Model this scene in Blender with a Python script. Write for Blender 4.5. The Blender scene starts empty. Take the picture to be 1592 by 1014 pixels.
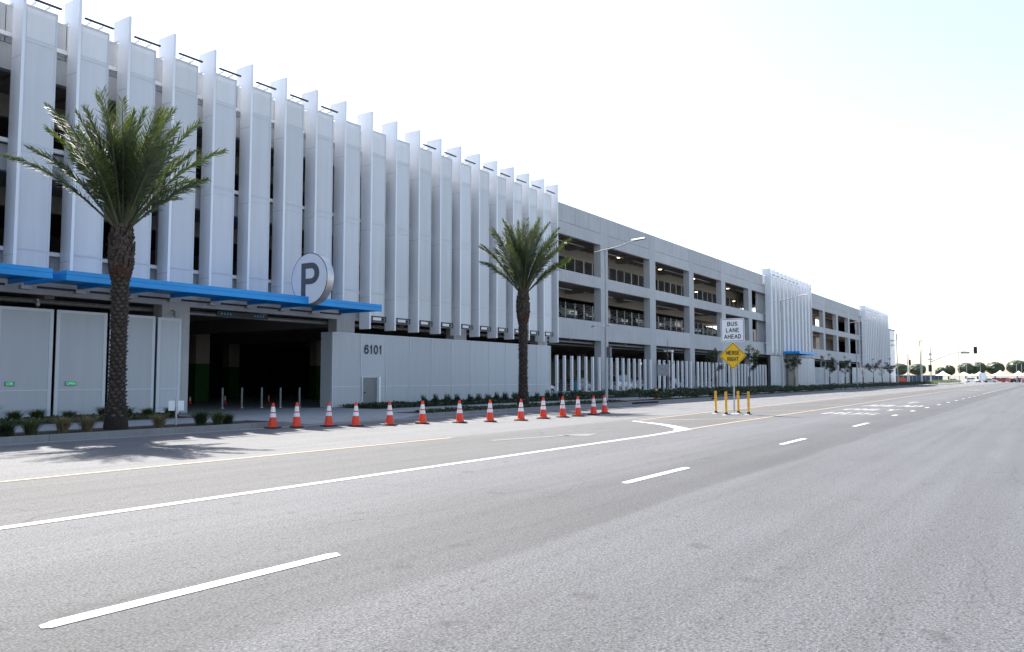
import bpy, math, random
from mathutils import Vector, Matrix
C = bpy.context.scene.collection
R = math.radians
random.seed(7)

# ------------------------------------------------------------------ helpers
LOC = {}
def tag(o, label=None, cat=None, group=None, kind=None):
    if label: o['label'] = label
    if cat: o['category'] = cat
    if group: o['group'] = group
    if kind: o['kind'] = kind
    return o
def thing(name, label, cat, loc=(0, 0, 0), rz=0.0, group=None):
    o = bpy.data.objects.new(name, None); C.objects.link(o)
    o.empty_display_size = 0.3
    o.location = loc; o.rotation_euler = (0, 0, rz)
    LOC[o.name] = Vector(loc) if rz == 0 else Vector((0, 0, 0))
    return tag(o, label, cat, group)
def kids(o): return [c for c in o.children]
def dup(root, loc, rz=0.0, label=None, scale=None):
    def cp(o, parent):
        c = o.copy(); C.objects.link(c)
        if parent: c.parent = parent
        for ch in kids(o): cp(ch, c)
        return c
    r = cp(root, None)
    r.location = loc; r.rotation_euler = (0, 0, rz)
    if scale: r.scale = scale
    if label: r['label'] = label
    return r
class MB:
    def __init__(s): s.v = []; s.f = []
    def add(s, vs, fs):
        b = len(s.v); s.v += [tuple(x) for x in vs]; s.f += [tuple(b + i for i in f) for f in fs]; return s
    def box(s, x0, x1, y0, y1, z0, z1):
        return s.add([(x0,y0,z0),(x1,y0,z0),(x1,y1,z0),(x0,y1,z0),(x0,y0,z1),(x1,y0,z1),(x1,y1,z1),(x0,y1,z1)],
                     [(0,3,2,1),(4,5,6,7),(0,1,5,4),(1,2,6,5),(2,3,7,6),(3,0,4,7)])
    def quad(s, a, b, c, d): return s.add([a, b, c, d], [(0, 1, 2, 3)])
    def tube(s, pts, rad, n=8, cap=True):
        pts = [Vector(p) for p in pts]
        if not hasattr(rad, '__len__'): rad = [rad] * len(pts)
        vs = []; fs = []
        prev = None
        for i, p in enumerate(pts):
            t = (pts[min(i+1, len(pts)-1)] - pts[max(i-1, 0)]).normalized()
            ref = Vector((0, 0, 1)) if abs(t.z) < 0.9 else Vector((1, 0, 0))
            if prev is None: a = t.cross(ref).normalized()
            else:
                a = prev - t * prev.dot(t)
                a = a.normalized() if a.length > 1e-5 else t.cross(ref).normalized()
            prev = a; b = t.cross(a)
            for k in range(n):
                th = 2 * math.pi * k / n
                vs.append(p + (a * math.cos(th) + b * math.sin(th)) * rad[i])
        for i in range(len(pts) - 1):
            for k in range(n):
                k2 = (k + 1) % n
                fs.append((i*n+k, i*n+k2, (i+1)*n+k2, (i+1)*n+k))
        if cap:
            fs.append(tuple(range(n - 1, -1, -1))); fs.append(tuple((len(pts)-1)*n + k for k in range(n)))
        return s.add(vs, fs)
    def ball(s, c, rx, ry, rz, n=10, m=6, jit=0):
        vs = [(c[0], c[1], c[2] - rz)]
        for i in range(1, m):
            ph = -math.pi/2 + math.pi * i / m
            for k in range(n):
                th = 2*math.pi*k/n; j = 1 + random.uniform(-jit, jit)
                vs.append((c[0]+rx*j*math.cos(ph)*math.cos(th), c[1]+ry*j*math.cos(ph)*math.sin(th), c[2]+rz*j*math.sin(ph)))
        vs.append((c[0], c[1], c[2] + rz)); fs = []
        for k in range(n): fs.append((0, 1+(k+1) % n, 1+k))
        for i in range(m-2):
            for k in range(n):
                a = 1+i*n+k; b = 1+i*n+(k+1) % n
                fs.append((a, b, b+n, a+n))
        l = len(vs)-1
        for k in range(n): fs.append((l, 1+(m-2)*n+k, 1+(m-2)*n+(k+1) % n))
        return s.add(vs, fs)
    def poly(s, pts, nrm, t):
        """flat polygon (list of 3D points) extruded by t along nrm"""
        n = len(pts); nv = Vector(nrm)
        a = [Vector(p) for p in pts]; b = [p + nv * t for p in a]
        fs = [tuple(range(n)), tuple(range(2*n-1, n-1, -1))]
        for i in range(n): j = (i+1) % n; fs.append((i, i+n, j+n, j))
        return s.add(a + b, fs)
    def build(s, name, m, parent=None, smooth=False, off=None, bevel=0):
        me = bpy.data.meshes.new(name)
        o_ = Vector((0, 0, 0))
        if parent is not None:
            p = parent
            while p.parent: p = p.parent
            o_ = LOC.get(p.name, Vector((0, 0, 0)))
        if off is not None: o_ = Vector(off)
        me.from_pydata([(x-o_.x, y-o_.y, z-o_.z) for x, y, z in s.v], [], s.f)
        me.materials.append(m); me.update()
        if smooth:
            for p in me.polygons: p.use_smooth = True
        o = bpy.data.objects.new(name, me); C.objects.link(o)
        if parent is not None: o.parent = parent
        elif off is not None: o.location = off
        if smooth: 
            try: me.shade_auto_smooth = True
            except Exception: pass
            for e in me.edges: pass
            try: me.set_sharp_from_angle(angle=R(38))
            except Exception: pass
        if bevel:
            md = o.modifiers.new('bevel', 'BEVEL'); md.width = bevel; md.segments = 2; md.limit_method = 'ANGLE'
        return o

_tc = {}
def text_geo(txt, bold=0.0):
    k = (txt, bold)
    if k in _tc: return _tc[k]
    cu = bpy.data.curves.new('t', 'FONT'); cu.body = txt; cu.size = 1; cu.offset = bold; cu.resolution_u = 3
    ob = bpy.data.objects.new('t', cu); C.objects.link(ob)
    dg = bpy.context.evaluated_depsgraph_get(); dg.update()
    me = bpy.data.meshes.new_from_object(ob.evaluated_get(dg))
    vs = [v.co.copy() for v in me.vertices]; fs = [tuple(p.vertices) for p in me.polygons]
    bpy.data.objects.remove(ob); bpy.data.curves.remove(cu); bpy.data.meshes.remove(me)
    x0 = min(v.x for v in vs); x1 = max(v.x for v in vs); y0 = min(v.y for v in vs); y1 = max(v.y for v in vs)
    vs = [((v.x-x0)/(x1-x0)-.5, (v.y-y0)/(y1-y0)-.5) for v in vs]
    _tc[k] = (vs, fs); return _tc[k]
def put_text(mb, txt, c, ex, ey, w, h, bold=0.0):
    vs, fs = text_geo(txt, bold); ex = Vector(ex); ey = Vector(ey); c = Vector(c)
    mb.add([c + ex*(x*w) + ey*(y*h) for x, y in vs], fs)

def _arc(cx, cy, rx, ry, a0, a1, n=8): return [(cx+rx*math.cos(R(a0+(a1-a0)*i/n)), cy+ry*math.sin(R(a0+(a1-a0)*i/n))) for i in range(n+1)]
GL = {  # centre lines on a 0..1 x 0..1 box
 'B': [[(.05,0),(.05,1),(.6,1)]+_arc(.6,.76,.3,.24,90,-90)+[(.05,.52)], [(.6,.52)]+_arc(.62,.26,.33,.26,90,-90)+[(.05,0)]],
 'U': [[(.05,1),(.05,.3)]+_arc(.5,.3,.45,.3,180,360)+[(.95,1)]],
 'S': [_arc(.5,.74,.42,.26,20,270)[:]+_arc(.5,.25,.45,.25,90,-160)],
 'L': [[(.08,1),(.08,0),(.9,0)]], 'A': [[(0,0),(.5,1),(1,0)],[(.2,.32),(.8,.32)]],
 'N': [[(.05,0),(.05,1),(.95,0),(.95,1)]], 'E': [[(.92,1),(.08,1),(.08,0),(.92,0)],[(.08,.52),(.8,.52)]],
 'H': [[(.05,0),(.05,1)],[(.95,0),(.95,1)],[(.05,.52),(.95,.52)]],
 'D': [[(.05,0),(.05,1),(.5,1)]+_arc(.5,.5,.45,.5,90,-90)+[(.05,0)]],
 'M': [[(0,0),(0,1),(.5,.25),(1,1),(1,0)]], 'R': [[(.05,0),(.05,1),(.6,1)]+_arc(.6,.75,.33,.25,90,-90)+[(.05,.5)],[(.5,.5),(.95,0)]],
 'G': [_arc(.5,.5,.45,.5,40,320)+[(.93,.45),(.55,.45)]], 'I': [[(.5,0),(.5,1)]], 'T': [[(0,1),(1,1)],[(.5,1),(.5,0)]],
 'O': [_arc(.5,.5,.45,.5,0,360,16)], 'Y': [[(0,1),(.5,.5),(1,1)],[(.5,.5),(.5,0)]], 'P': [[(.05,0),(.05,1),(.6,1)]+_arc(.6,.74,.33,.26,90,-90)+[(.05,.48)]],
 '6': [_arc(.5,.3,.42,.30,0,360,14), [(.08,.32)]+_arc(.55,.55,.47,.45,180,95,6)+_arc(.55,.72,.34,.28,80,25,4)], '1': [[(.15,.78),(.6,1),(.6,0)]], '0': [_arc(.5,.5,.42,.5,0,360,16)]}
GW = {'I': .16, 'M': 1.18, '1': .55, 'L': .85, 'A': 1.08, 'T': .95}
def stroke_text(mb, txt, c, ex, ey, w, h, t, lift=.00012):
    ex = Vector(ex); ey = Vector(ey); nz = ex.cross(ey).normalized(); c = Vector(c); gap = .42
    tot = sum(GW.get(ch, 1) for ch in txt) + gap*(len(txt)-1); u = w/tot; x = 0; n = [0]
    hh = h - t
    for ch in txt:
        gw = GW.get(ch, 1)
        for pl_ in GL[ch]:
            P = [((x+px*gw)*u - w/2, (py-.5)*hh) for px, py in pl_]
            for i in range(len(P)-1):
                a = Vector(P[i]); b = Vector(P[i+1]); d = b-a
                if d.length < 1e-6: continue
                d.normalize(); m_ = Vector((-d.y, d.x))*t/2; a2 = a-d*t*.42; b2 = b+d*t*.42
                off = nz*(lift*(n[0] % 24)); n[0] += 1
                mb.add([c+ex*q.x+ey*q.y+off for q in (a2-m_, b2-m_, b2+m_, a2+m_)], [(0,1,2,3)])
        x += gw+gap

# ------------------------------------------------------------------ materials
def newmat(name):
    m = bpy.data.materials.new(name); m.use_nodes = True
    nt = m.node_tree; b = nt.nodes['Principled BSDF']; return m, nt, b
def N(nt, t, **kw):
    n = nt.nodes.new(t)
    for k, v in kw.items():
        if k.startswith('i_'): n.inputs[k[2:].replace('_', ' ')].default_value = v
        else: setattr(n, k, v)
    return n
def mix(nt, fac, a, b, mode='MIX'):
    n = nt.nodes.new('ShaderNodeMix'); n.data_type = 'RGBA'; n.blend_type = mode
    for s, v in ((n.inputs[0], fac), (n.inputs[6], a), (n.inputs[7], b)):
        if hasattr(v, 'is_linked') or hasattr(v, 'links'): nt.links.new(v, s)
        else: s.default_value = v if not isinstance(v, tuple) else (*v, 1)[:4]
    return n.outputs[2]
def coord(nt, scale=(1, 1, 1), kind='Object'):
    tc = N(nt, 'ShaderNodeTexCoord'); mp = N(nt, 'ShaderNodeMapping'); mp.inputs['Scale'].default_value = scale
    nt.links.new(tc.outputs[kind], mp.inputs[0]); return mp.outputs[0]
def noise(nt, co, scale, detail=3, rough=.55):
    n = N(nt, 'ShaderNodeTexNoise'); n.inputs['Scale'].default_value = scale; n.inputs['Detail'].default_value = detail
    n.inputs['Roughness'].default_value = rough; nt.links.new(co, n.inputs['Vector']); return n.outputs['Fac']
def ramp(nt, fac, stops):
    n = N(nt, 'ShaderNodeValToRGB'); e = n.color_ramp.elements
    while len(e) < len(stops): e.new(0.5)
    for i, (p, c) in enumerate(stops):
        e[i].position = p; e[i].color = (c, c, c, 1) if not isinstance(c, tuple) else (*c, 1)
    nt.links.new(fac, n.inputs[0]); return n.outputs[0]
def bump(nt, b, h, strength=.3, dist=.01):
    n = N(nt, 'ShaderNodeBump'); n.inputs['Strength'].default_value = strength; n.inputs['Distance'].default_value = dist
    nt.links.new(h, n.inputs['Height']); nt.links.new(n.outputs[0], b.inputs['Normal'])
def simple(name, col, rough=.6, metal=0, var=.12, scale=3.0, stretch=(1, 1, 1), bumps=0, emit=None, es=0, coat=0, spec=None):
    m, nt, b = newmat(name)
    co = coord(nt, stretch)
    f = noise(nt, co, scale, 4)
    lo = tuple(max(0, c*(1-var)) for c in col); hi = tuple(min(1, c*(1+var)) for c in col)
    c = ramp(nt, f, [(.3, lo), (.7, hi)])
    nt.links.new(c, b.inputs['Base Color'])
    b.inputs['Roughness'].default_value = rough; b.inputs['Metallic'].default_value = metal
    if coat: b.inputs['Coat Weight'].default_value = coat
    if spec is not None: b.inputs['Specular IOR Level'].default_value = spec
    if bumps: bump(nt, b, noise(nt, co, scale*12, 4), bumps, .01)
    if emit: b.inputs['Emission Color'].default_value = (*emit, 1); b.inputs['Emission Strength'].default_value = es
    return m
def m_asphalt():
    m, nt, b = newmat('asphalt'); L = nt.links
    tc = N(nt, 'ShaderNodeTexCoord'); sep = N(nt, 'ShaderNodeSeparateXYZ'); L.new(tc.outputs['Object'], sep.inputs[0])
    co = coord(nt)
    wob = noise(nt, coord(nt, (.15, .6, 1)), 1.5, 3)
    wa = N(nt, 'ShaderNodeMath', operation='MULTIPLY_ADD'); L.new(wob, wa.inputs[0]); wa.inputs[1].default_value = .5
    L.new(sep.outputs['Y'], wa.inputs[2])
    mr = N(nt, 'ShaderNodeMapRange'); mr.inputs['From Min'].default_value = -4; mr.inputs['From Max'].default_value = 22
    L.new(wa.outputs[0], mr.inputs['Value'])
    Y = lambda y: (y + .25 + 4) / 26
    zone = ramp(nt, mr.outputs[0], [(Y(-3.5), (.084,.085,.088)), (Y(4.0), (.086,.087,.090)), (Y(4.12), (.064,.064,.065)), (Y(5.3), (.068,.068,.069)), (Y(6.2), (.086,.086,.088)),
        (Y(7.2), (.096,.096,.099)), (Y(9.0), (.098,.098,.101)), (Y(9.25), (.088,.087,.086)), (Y(11), (.085,.084,.083)), (Y(12.9), (.093,.092,.091)), (Y(13.2), (.132,.132,.132)), (Y(19), (.136,.136,.136))])
    c = zone
    streak = ramp(nt, noise(nt, coord(nt, (.06, 1.1, 1)), 1.6, 5, .6), [(.3, .90), (.7, 1.09)])
    c = mix(nt, 1, c, streak, 'MULTIPLY')
    patch = ramp(nt, noise(nt, coord(nt, (.5, 1, 1)), .55, 4, .6), [(.3, .93), (.7, 1.07)])
    c = mix(nt, 1, c, patch, 'MULTIPLY')
    sp = ramp(nt, noise(nt, co, 48, 4, .8), [(.36, .20), (.44, .66), (.505, 1.0), (.57, 1.30), (.66, 2.1)])
    c = mix(nt, 1, c, sp, 'MULTIPLY')
    s2 = ramp(nt, noise(nt, co, 13, 6, .8), [(.36, .40), (.44, .92), (.60, 1.04), (.72, 1.2)])
    c = mix(nt, 1, c, s2, 'MULTIPLY')
    tr_ = ramp(nt, noise(nt, coord(nt, (.02, 1.0, 1)), 1.1, 2, .5), [(.42, 1.0), (.5, .90), (.56, 1.0)])
    c = mix(nt, 1, c, tr_, 'MULTIPLY')
    oil = ramp(nt, noise(nt, co, 2.3, 2, .4), [(.66, 1.0), (.76, .72)])
    c = mix(nt, 1, c, oil, 'MULTIPLY')
    c = mix(nt, 1, c, (.975, .99, 1.03), 'MULTIPLY')
    v = N(nt, 'ShaderNodeTexVoronoi'); v.inputs['Scale'].default_value = 34; L.new(co, v.inputs['Vector'])
    pit = ramp(nt, v.outputs['Distance'], [(.0, .45), (.16, .75), (.34, 1.03)])
    pm = ramp(nt, noise(nt, co, 5.5, 3), [(.42, .0), (.6, .9)])
    c = mix(nt, 1, c, mix(nt, pm, (1, 1, 1), pit), 'MULTIPLY')
    # thin sealed cracks
    v2 = N(nt, 'ShaderNodeTexVoronoi'); v2.feature = 'DISTANCE_TO_EDGE'; v2.inputs['Scale'].default_value = .28
    wn = N(nt, 'ShaderNodeTexNoise'); wn.inputs['Scale'].default_value = 1.4; L.new(co, wn.inputs['Vector'])
    ad = mix(nt, .25, co, wn.outputs['Color'], 'ADD'); L.new(ad, v2.inputs['Vector'])
    cr = ramp(nt, v2.outputs['Distance'], [(.0, .55), (.0035, 1)])
    cm = ramp(nt, noise(nt, co, .12, 2), [(.44, 0.0), (.52, .9)])
    c = mix(nt, 1, c, mix(nt, cm, (1, 1, 1), cr), 'MULTIPLY')
    L.new(c, b.inputs['Base Color']); b.inputs['Roughness'].default_value = .82
    b.inputs['Specular IOR Level'].default_value = .35
    bump(nt, b, noise(nt, co, 46, 5, .8), .4, .006)
    return m
def vary(mat, amt):
    nt = mat.node_tree; b = nt.nodes['Principled BSDF']; l = b.inputs['Base Color'].links[0].from_socket
    oi = N(nt, 'ShaderNodeObjectInfo'); r_ = ramp(nt, oi.outputs['Random'], [(0, 1-amt), (1, 1+amt*.5)])
    nt.links.new(mix(nt, 1, l, r_, 'MULTIPLY'), b.inputs['Base Color'])
def m_concrete(name, col, var=.14, sc=.6):
    m, nt, b = newmat(name); L = nt.links; co = coord(nt)
    a = ramp(nt, noise(nt, co, sc, 6, .65), [(.25, 1-var), (.75, 1+var)])
    s = ramp(nt, noise(nt, coord(nt, (3.5, 3.5, .25)), 1.2, 5, .6), [(.3, 1-var*.8), (.62, 1+var*.3)])
    f = ramp(nt, noise(nt, co, 30, 3), [(.3, .93), (.7, 1.06)])
    c = mix(nt, 1, mix(nt, 1, mix(nt, 1, col, a, 'MULTIPLY'), s, 'MULTIPLY'), f, 'MULTIPLY')
    L.new(c, b.inputs['Base Color']); b.inputs['Roughness'].default_value = .85
    bump(nt, b, noise(nt, co, 25, 4), .15, .01); return m
def m_perf(name, col, trans):
    m, nt, b = newmat(name); L = nt.links; co = coord(nt)
    a = ramp(nt, noise(nt, coord(nt, (4, 4, .2)), 1.0, 4), [(.3, .95), (.7, 1.03)])
    L.new(mix(nt, 1, col, a, 'MULTIPLY'), b.inputs['Base Color']); b.inputs['Roughness'].default_value = .45
    t = N(nt, 'ShaderNodeBsdfTransparent'); mx = N(nt, 'ShaderNodeMixShader'); mx.inputs[0].default_value = trans
    out = nt.nodes['Material Output']
    L.new(b.outputs[0], mx.inputs[1]); L.new(t.outputs[0], mx.inputs[2]); L.new(mx.outputs[0], out.inputs['Surface']); return m
def m_leaf(name, col, col2, trans=.3, sc=2.5, rough=.5):
    m, nt, b = newmat(name); L = nt.links; co = coord(nt)
    f = ramp(nt, noise(nt, co, sc, 4, .7), [(.3, col), (.7, col2)])
    L.new(f, b.inputs['Base Color']); b.inputs['Roughness'].default_value = rough
    t = N(nt, 'ShaderNodeBsdfTranslucent'); L.new(mix(nt, 1, f, (1.5, 1.6, .7), 'MULTIPLY'), t.inputs['Color'])
    mx = N(nt, 'ShaderNodeMixShader'); mx.inputs[0].default_value = trans
    out = nt.nodes['Material Output']
    L.new(b.outputs[0], mx.inputs[1]); L.new(t.outputs[0], mx.inputs[2]); L.new(mx.outputs[0], out.inputs['Surface']); return m
def m_paint(name, col, wear=.35):
    m, nt, b = newmat(name); L = nt.links; co = coord(nt)
    a = ramp(nt, noise(nt, co, 70, 3, .7), [(.3, .82), (.6, 1.0)])
    w = ramp(nt, noise(nt, co, 42, 5, .85), [(.47, 0.0), (.60, wear)])
    w2 = ramp(nt, noise(nt, co, 1.2, 3), [(.4, .2), (.7, 1.0)])
    wm = mix(nt, 1, w, w2, 'MULTIPLY')
    c = mix(nt, wm, mix(nt, 1, col, a, 'MULTIPLY'), (.12, .12, .12))
    L.new(c, b.inputs['Base Color']); b.inputs['Roughness'].default_value = .7
    bump(nt, b, noise(nt, co, 80, 3, .7), .4, .005); return m

M = dict(
 asphalt=m_asphalt(),
 ground=m_concrete('ground_paving', (.17, .165, .16), .12, .05),
 kerb=m_concrete('kerb_concrete', (.22, .22, .225), .12, 1.5),
 walk=m_concrete('walk_concrete', (.29, .29, .295), .10, .9),
 conc=m_concrete('grey_concrete', (.47, .48, .49), .10, .5),
 conc_in=m_concrete('inner_concrete', (.30, .27, .24), .10, .5),
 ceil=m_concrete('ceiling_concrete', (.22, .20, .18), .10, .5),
 tan=m_concrete('tan_wall', (.36, .335, .29), .08, .5),
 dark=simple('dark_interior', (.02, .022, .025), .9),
 fin=simple('white_fin_metal', (.84, .85, .88), .38, 0, .03, .8, (3, 3, .2)),
 perf=m_perf('perforated_metal', (.74, .76, .79), .20),
 perflow=m_perf('perforated_screen', (.60, .63, .67), .26),
 seam=simple('seam_grey', (.40, .42, .45), .6),
 bollm=simple('bollard_paint', (.30, .30, .29), .6),
 frame=simple('screen_frame_metal', (.57, .60, .64), .45, 0, .03),
 rail=simple('white_rail', (.82, .82, .82), .45, 0, .03),
 blue=simple('blue_canopy_metal', (.004, .29, .72), .4, 0, .10, .8, (1,2,1)),
 blackm=simple('black_metal', (.022, .024, .028), .45, .2),
 galv=simple('galvanised_steel', (.46, .47, .48), .42, .7, .15, 6),
 lampm=simple('lamp_post_paint', (.36, .37, .38), .5, .2, .08, 5),
 alu=simple('brushed_aluminium', (.55, .55, .56), .38, .75, .1, 3),
 signwhite=simple('white_sign_face', (.84, .85, .87), .4, 0, .03),
 pgrey=simple('grey_lettering', (.10, .105, .12), .5),
 navy=simple('navy_numerals', (.02, .025, .045), .5),
 doorg=simple('grey_door_paint', (.19, .20, .21), .5, 0, .04),
 orange=simple('orange_pvc', (.80, .048, .012), .48, 0, .12, 9),
 band=simple('reflective_band', (.78, .78, .80), .5, 0, .10, 25),
 rubber=simple('black_rubber', (.02, .02, .021), .8, 0, .3, 12),
 yellowp=simple('yellow_post_plastic', (.82, .42, .02), .5, 0, .1, 8),
 signy=simple('yellow_sign_face', (.85, .50, .01), .45, 0, .04),
 signk=simple('black_sign_paint', (.012, .012, .012), .5),
 white=m_paint('white_road_paint', (.46, .46, .455), .75),
 wworn=m_paint('worn_white_paint', (.27, .27, .265), .9),
 ghost=m_paint('ghost_road_paint', (.125, .125, .12), .9),
 yellow=m_paint('yellow_road_paint', (.34, .255, .16), .6),
 soil=simple('planter_mulch', (.045, .030, .022), .95, 0, .5, 14, (1, 1, 1), .6),
 palm=m_leaf('palm_leaf', (.036, .052, .030), (.095, .118, .066), .24, 1.3, .60),
 palmy=m_leaf('young_palm_leaf', (.055, .075, .022), (.10, .125, .036), .28, 1.6, .6),
 palmt=m_leaf('frond_tip', (.10, .12, .05), (.20, .19, .09), .3, 2.5, .42),
 petiole=simple('frond_stalk', (.075, .085, .035), .5, 0, .25, 5),
 bark=simple('palm_bark', (.022, .016, .013), .95, 0, .45, 16, (1, 1, 1), .8),
 barkhi=simple('palm_boots', (.075, .056, .046), .95, 0, .75, 9, (1, 1, 1), .6),
 barkred=simple('palm_fibre', (.075, .030, .016), .95, 0, .4, 14, (1, 1, 1), .6),
 twig=simple('tree_bark', (.12, .095, .075), .9, 0, .3, 10),
 leaf=m_leaf('shrub_leaf', (.016, .030, .014), (.045, .068, .030), .2, 4),
 tleaf=m_leaf('street_tree_leaf', (.018, .028, .014), (.045, .062, .028), .25, 4),
 fleaf=m_leaf('far_tree_leaf', (.018, .032, .014), (.055, .080, .028), .2, .35),
 grass=m_leaf('grass_blade', (.045, .068, .026), (.11, .13, .055), .25, 3),
 straw=m_leaf('dry_grass_blade', (.15, .12, .075), (.26, .22, .14), .25, 3),
 glass=simple('car_glass', (.02, .025, .03), .08, 0, .1, 3, spec=.9),
 tyre=simple('tyre_rubber', (.02, .02, .02), .85),
 rim=simple('wheel_rim', (.45, .45, .46), .35, .8),
 red=simple('tail_lamp', (.45, .01, .01), .3),
 headl=simple('head_lamp', (.75, .75, .78), .15),
 led=simple('green_led', (.05, .6, .2), .5, emit=(.08, 1, .35), es=.15),
 lamp=simple('warm_lamp', (.8, .7, .5), .5, emit=(1, .78, .45), es=2.2),
 bluel=simple('blue_lens', (.03, .25, .5), .4, emit=(.05, .35, .7), es=.05),
 green=m_concrete('green_column_paint', (.018, .07, .014), .08),
 teal=simple('teal_plastic', (.02, .25, .35), .5),
 tent=simple('white_canvas', (.85, .86, .88), .7, 0, .04),
 fscreen=simple('blue_fence_screen', (.05, .07, .11), .8),
 hydr=simple('hydrant_yellow', (.62, .36, .04), .5),
 clay=simple('orange_barrier', (.75, .16, .08), .6),
)
for n, c in dict(carwhite=(.75,.76,.78), carsilver=(.38,.39,.41), carblack=(.015,.015,.018), carred=(.35,.02,.02), carblue=(.03,.07,.2), cargrey=(.12,.125,.13)).items():
    M[n] = simple(n.replace('car', 'car_paint_'), c, .25, .2, .03, 1, coat=.6)

for k_, a_ in (('fin', .05), ('perf', .09), ('perflow', .08), ('orange', .14), ('band', .12), ('conc', .07), ('yellowp', .12)): vary(M[k_], a_)
def struct(name, mb, m, **k):
    o = mb.build(name, m, **k); o['kind'] = 'structure'; return o

# ------------------------------------------------------------------ setting
struct('ground', MB().quad((-1500,-1500,-.03), (2500,-1500,-.03), (2500,1500,-.03), (-1500,1500,-.03)), M['ground'])
KY = 20.45
m = MB(); m.quad((-80,-6,0), (340,-6,0), (340,KY,0), (-80,KY,0)); m.quad((202,KY,0), (226,KY,0), (226,240,0), (202,240,0))
struct('road', m, M['asphalt'])
m = MB()
for a, b_ in ((-80, 200),):
    m.quad((a,19.95,.004), (b_,19.95,.004), (b_,KY,.004), (a,KY,.004))
struct('gutter', m, M['kerb'])
# kerb with driveway gap and storm drain openings
D0, D1 = 17.2, 24.2
m = MB()
def kerbseg(a, b_): 
    x = a
    while x < b_ - .01:
        e = min(b_, x + 3.0); m.box(x, e - (.012 if e < b_ else 0), KY, KY+.15, -.02, .16); x = e
kerbseg(-80, D0); kerbseg(D1, 43.0); kerbseg(46.9, 56.3); kerbseg(57.2, 198)
m.box(43.0, 46.9, KY, KY+.15, .115, .175); m.box(56.3, 57.2, KY, KY+.15, .12, .16)
# dropped kerb ramps at the driveway mouth
for xa, xb, za, zb in ((D0, D0+1.1, .16, .02), (D1, D1-1.1, .16, .02)):
    m.add([(xa,KY,-.02),(xb,KY,-.02),(xb,KY+.15,-.02),(xa,KY+.15,-.02),(xa,KY,za),(xb,KY,zb),(xb,KY+.15,zb),(xa,KY+.15,za)],
          [(0,3,2,1),(4,5,6,7),(0,1,5,4),(1,2,6,5),(2,3,7,6),(3,0,4,7)])
m.box(D0+1.1, D1-1.1, KY, KY+.15, -.02, .02)
struct('kerb', m, M['kerb'])
tag(MB().box(43.0, 46.9, KY+.10, KY+.2, -.1, .115).build('storm_drain', M['dark']), 'long dark storm drain slot in the kerb right of the cones', 'drain')
tag(MB().box(56.3, 57.2, KY+.10, KY+.2, -.1, .12).build('storm_drain', M['dark']), 'short dark drain slot in the kerb behind the marker posts', 'drain')
# driveway apron, sloping from kerb to sidewalk
m = MB()
m.quad((D0+1.1,KY+.15,.02), (D1-1.1,KY+.15,.02), (D1,22.3,.15), (D0,22.3,.15))
m.add([(D0,KY+.15,.155),(D0+1.1,KY+.15,.02),(D0,22.3,.152)], [(0,1,2)]); m.add([(D1,KY+.15,.155),(D1-1.1,KY+.15,.02),(D1,22.3,.152)], [(0,2,1)])
m.quad((D0,22.3,.15), (D1,22.3,.15), (26.6,25.3,.15), (17.6,25.3,.15))
m.quad((17.6,25.3,.15), (26.6,25.3,.15), (26.6,29.2,.15), (17.6,29.2,.15))
struct('driveway', m, M['walk'])
m = MB()
def slabs(x0, x1, y0, y1, step=1.8):
    x = x0
    while x < x1 - .01:
        e = min(x1, x+step); m.box(x, e-.015, y0, y1, .02, .15); x = e
slabs(-80, D0, 22.3, 25.3); slabs(26.62, 198, 22.3, 25.3)
m.add([(D0,22.3,.15),(17.6,25.3,.15),(D0,25.3,.15)], [(0,1,2)])
m.add([(D1,22.3,.146),(26.6,22.3,.146),(26.6,25.3,.146)], [(0,1,2)])
struct('sidewalk', m, M['walk'])
m = MB()
m.box(-80, D0, KY+.15, 22.29, 0, .135); m.box(D1+.1, 198, KY+.15, 22.29, 0, .135)
m.box(-80, 17.55, 25.31, 28.4, 0, .15); m.box(26.65, 198, 25.31, 28.9, 0, .15)
struct('planter_soil', m, M['soil'])
struct('garage_floor', MB().box(-30, 187, 29.2, 62, -.02, .14), M['kerb'])

# road markings -----------------------------------------------------------
def mark(mb, name='lane_marking', mat='white'): return struct(name, mb, M[mat])
def strip(mb, pts, w, z=.006):
    for i in range(len(pts)-1):
        a = Vector((*pts[i], z)); b = Vector((*pts[i+1], z)); d = (b-a).normalized(); n = Vector((-d.y, d.x, 0))
        wa = w if not hasattr(w, '__len__') else w[i]; wb = w if not hasattr(w, '__len__') else w[i+1]
        mb.quad(a-n*wa/2, b-n*wb/2, b+n*wb/2, a+n*wa/2)
# dashes
m = MB()
for a, b_ in ((-6.0,-3.6), (2.55, 5.03), (10.75, 13.22), (19.05, 21.2), (27.4, 29.8)):
    m.poly([(a+.05,5.19,.002), (a,5.23,.002), (a+.02,5.30,.002), (a+.12,5.34,.002), (b_-.02,5.34,.002), (b_+.06,5.30,.002), (b_,5.19,.002)], (0,0,1), .004)
mark(m, 'lane_dash')
m = MB()
x = 36.6
while x < 88: m.box(x-.45, x+.45, 5.33, 5.50, .002, .006); x += 5.3
mark(m, 'lane_dot')
m = MB(); strip(m, [(89, 5.45), (190, 5.5)], .13); mark(m, 'lane_line', 'wworn')
m = MB(); strip(m, [(226, 5.5), (330, 5.5)], .13); mark(m, 'lane_line', 'wworn')
m = MB()
outer = [(-20,9.13),(4,9.13),(13,9.10),(20,9.08),(22.97,9.14),(23.9,9.72),(24.6,10.25),(25.3,10.85),(25.95,11.7),(26.4,12.55)]
inner = [(-20,8.95),(4,8.95),(13,8.92),(20,8.89),(23.05,8.93),(24.2,9.55),(24.95,10.1),(25.6,10.75),(26.2,11.6),(26.6,12.5)]
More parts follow.
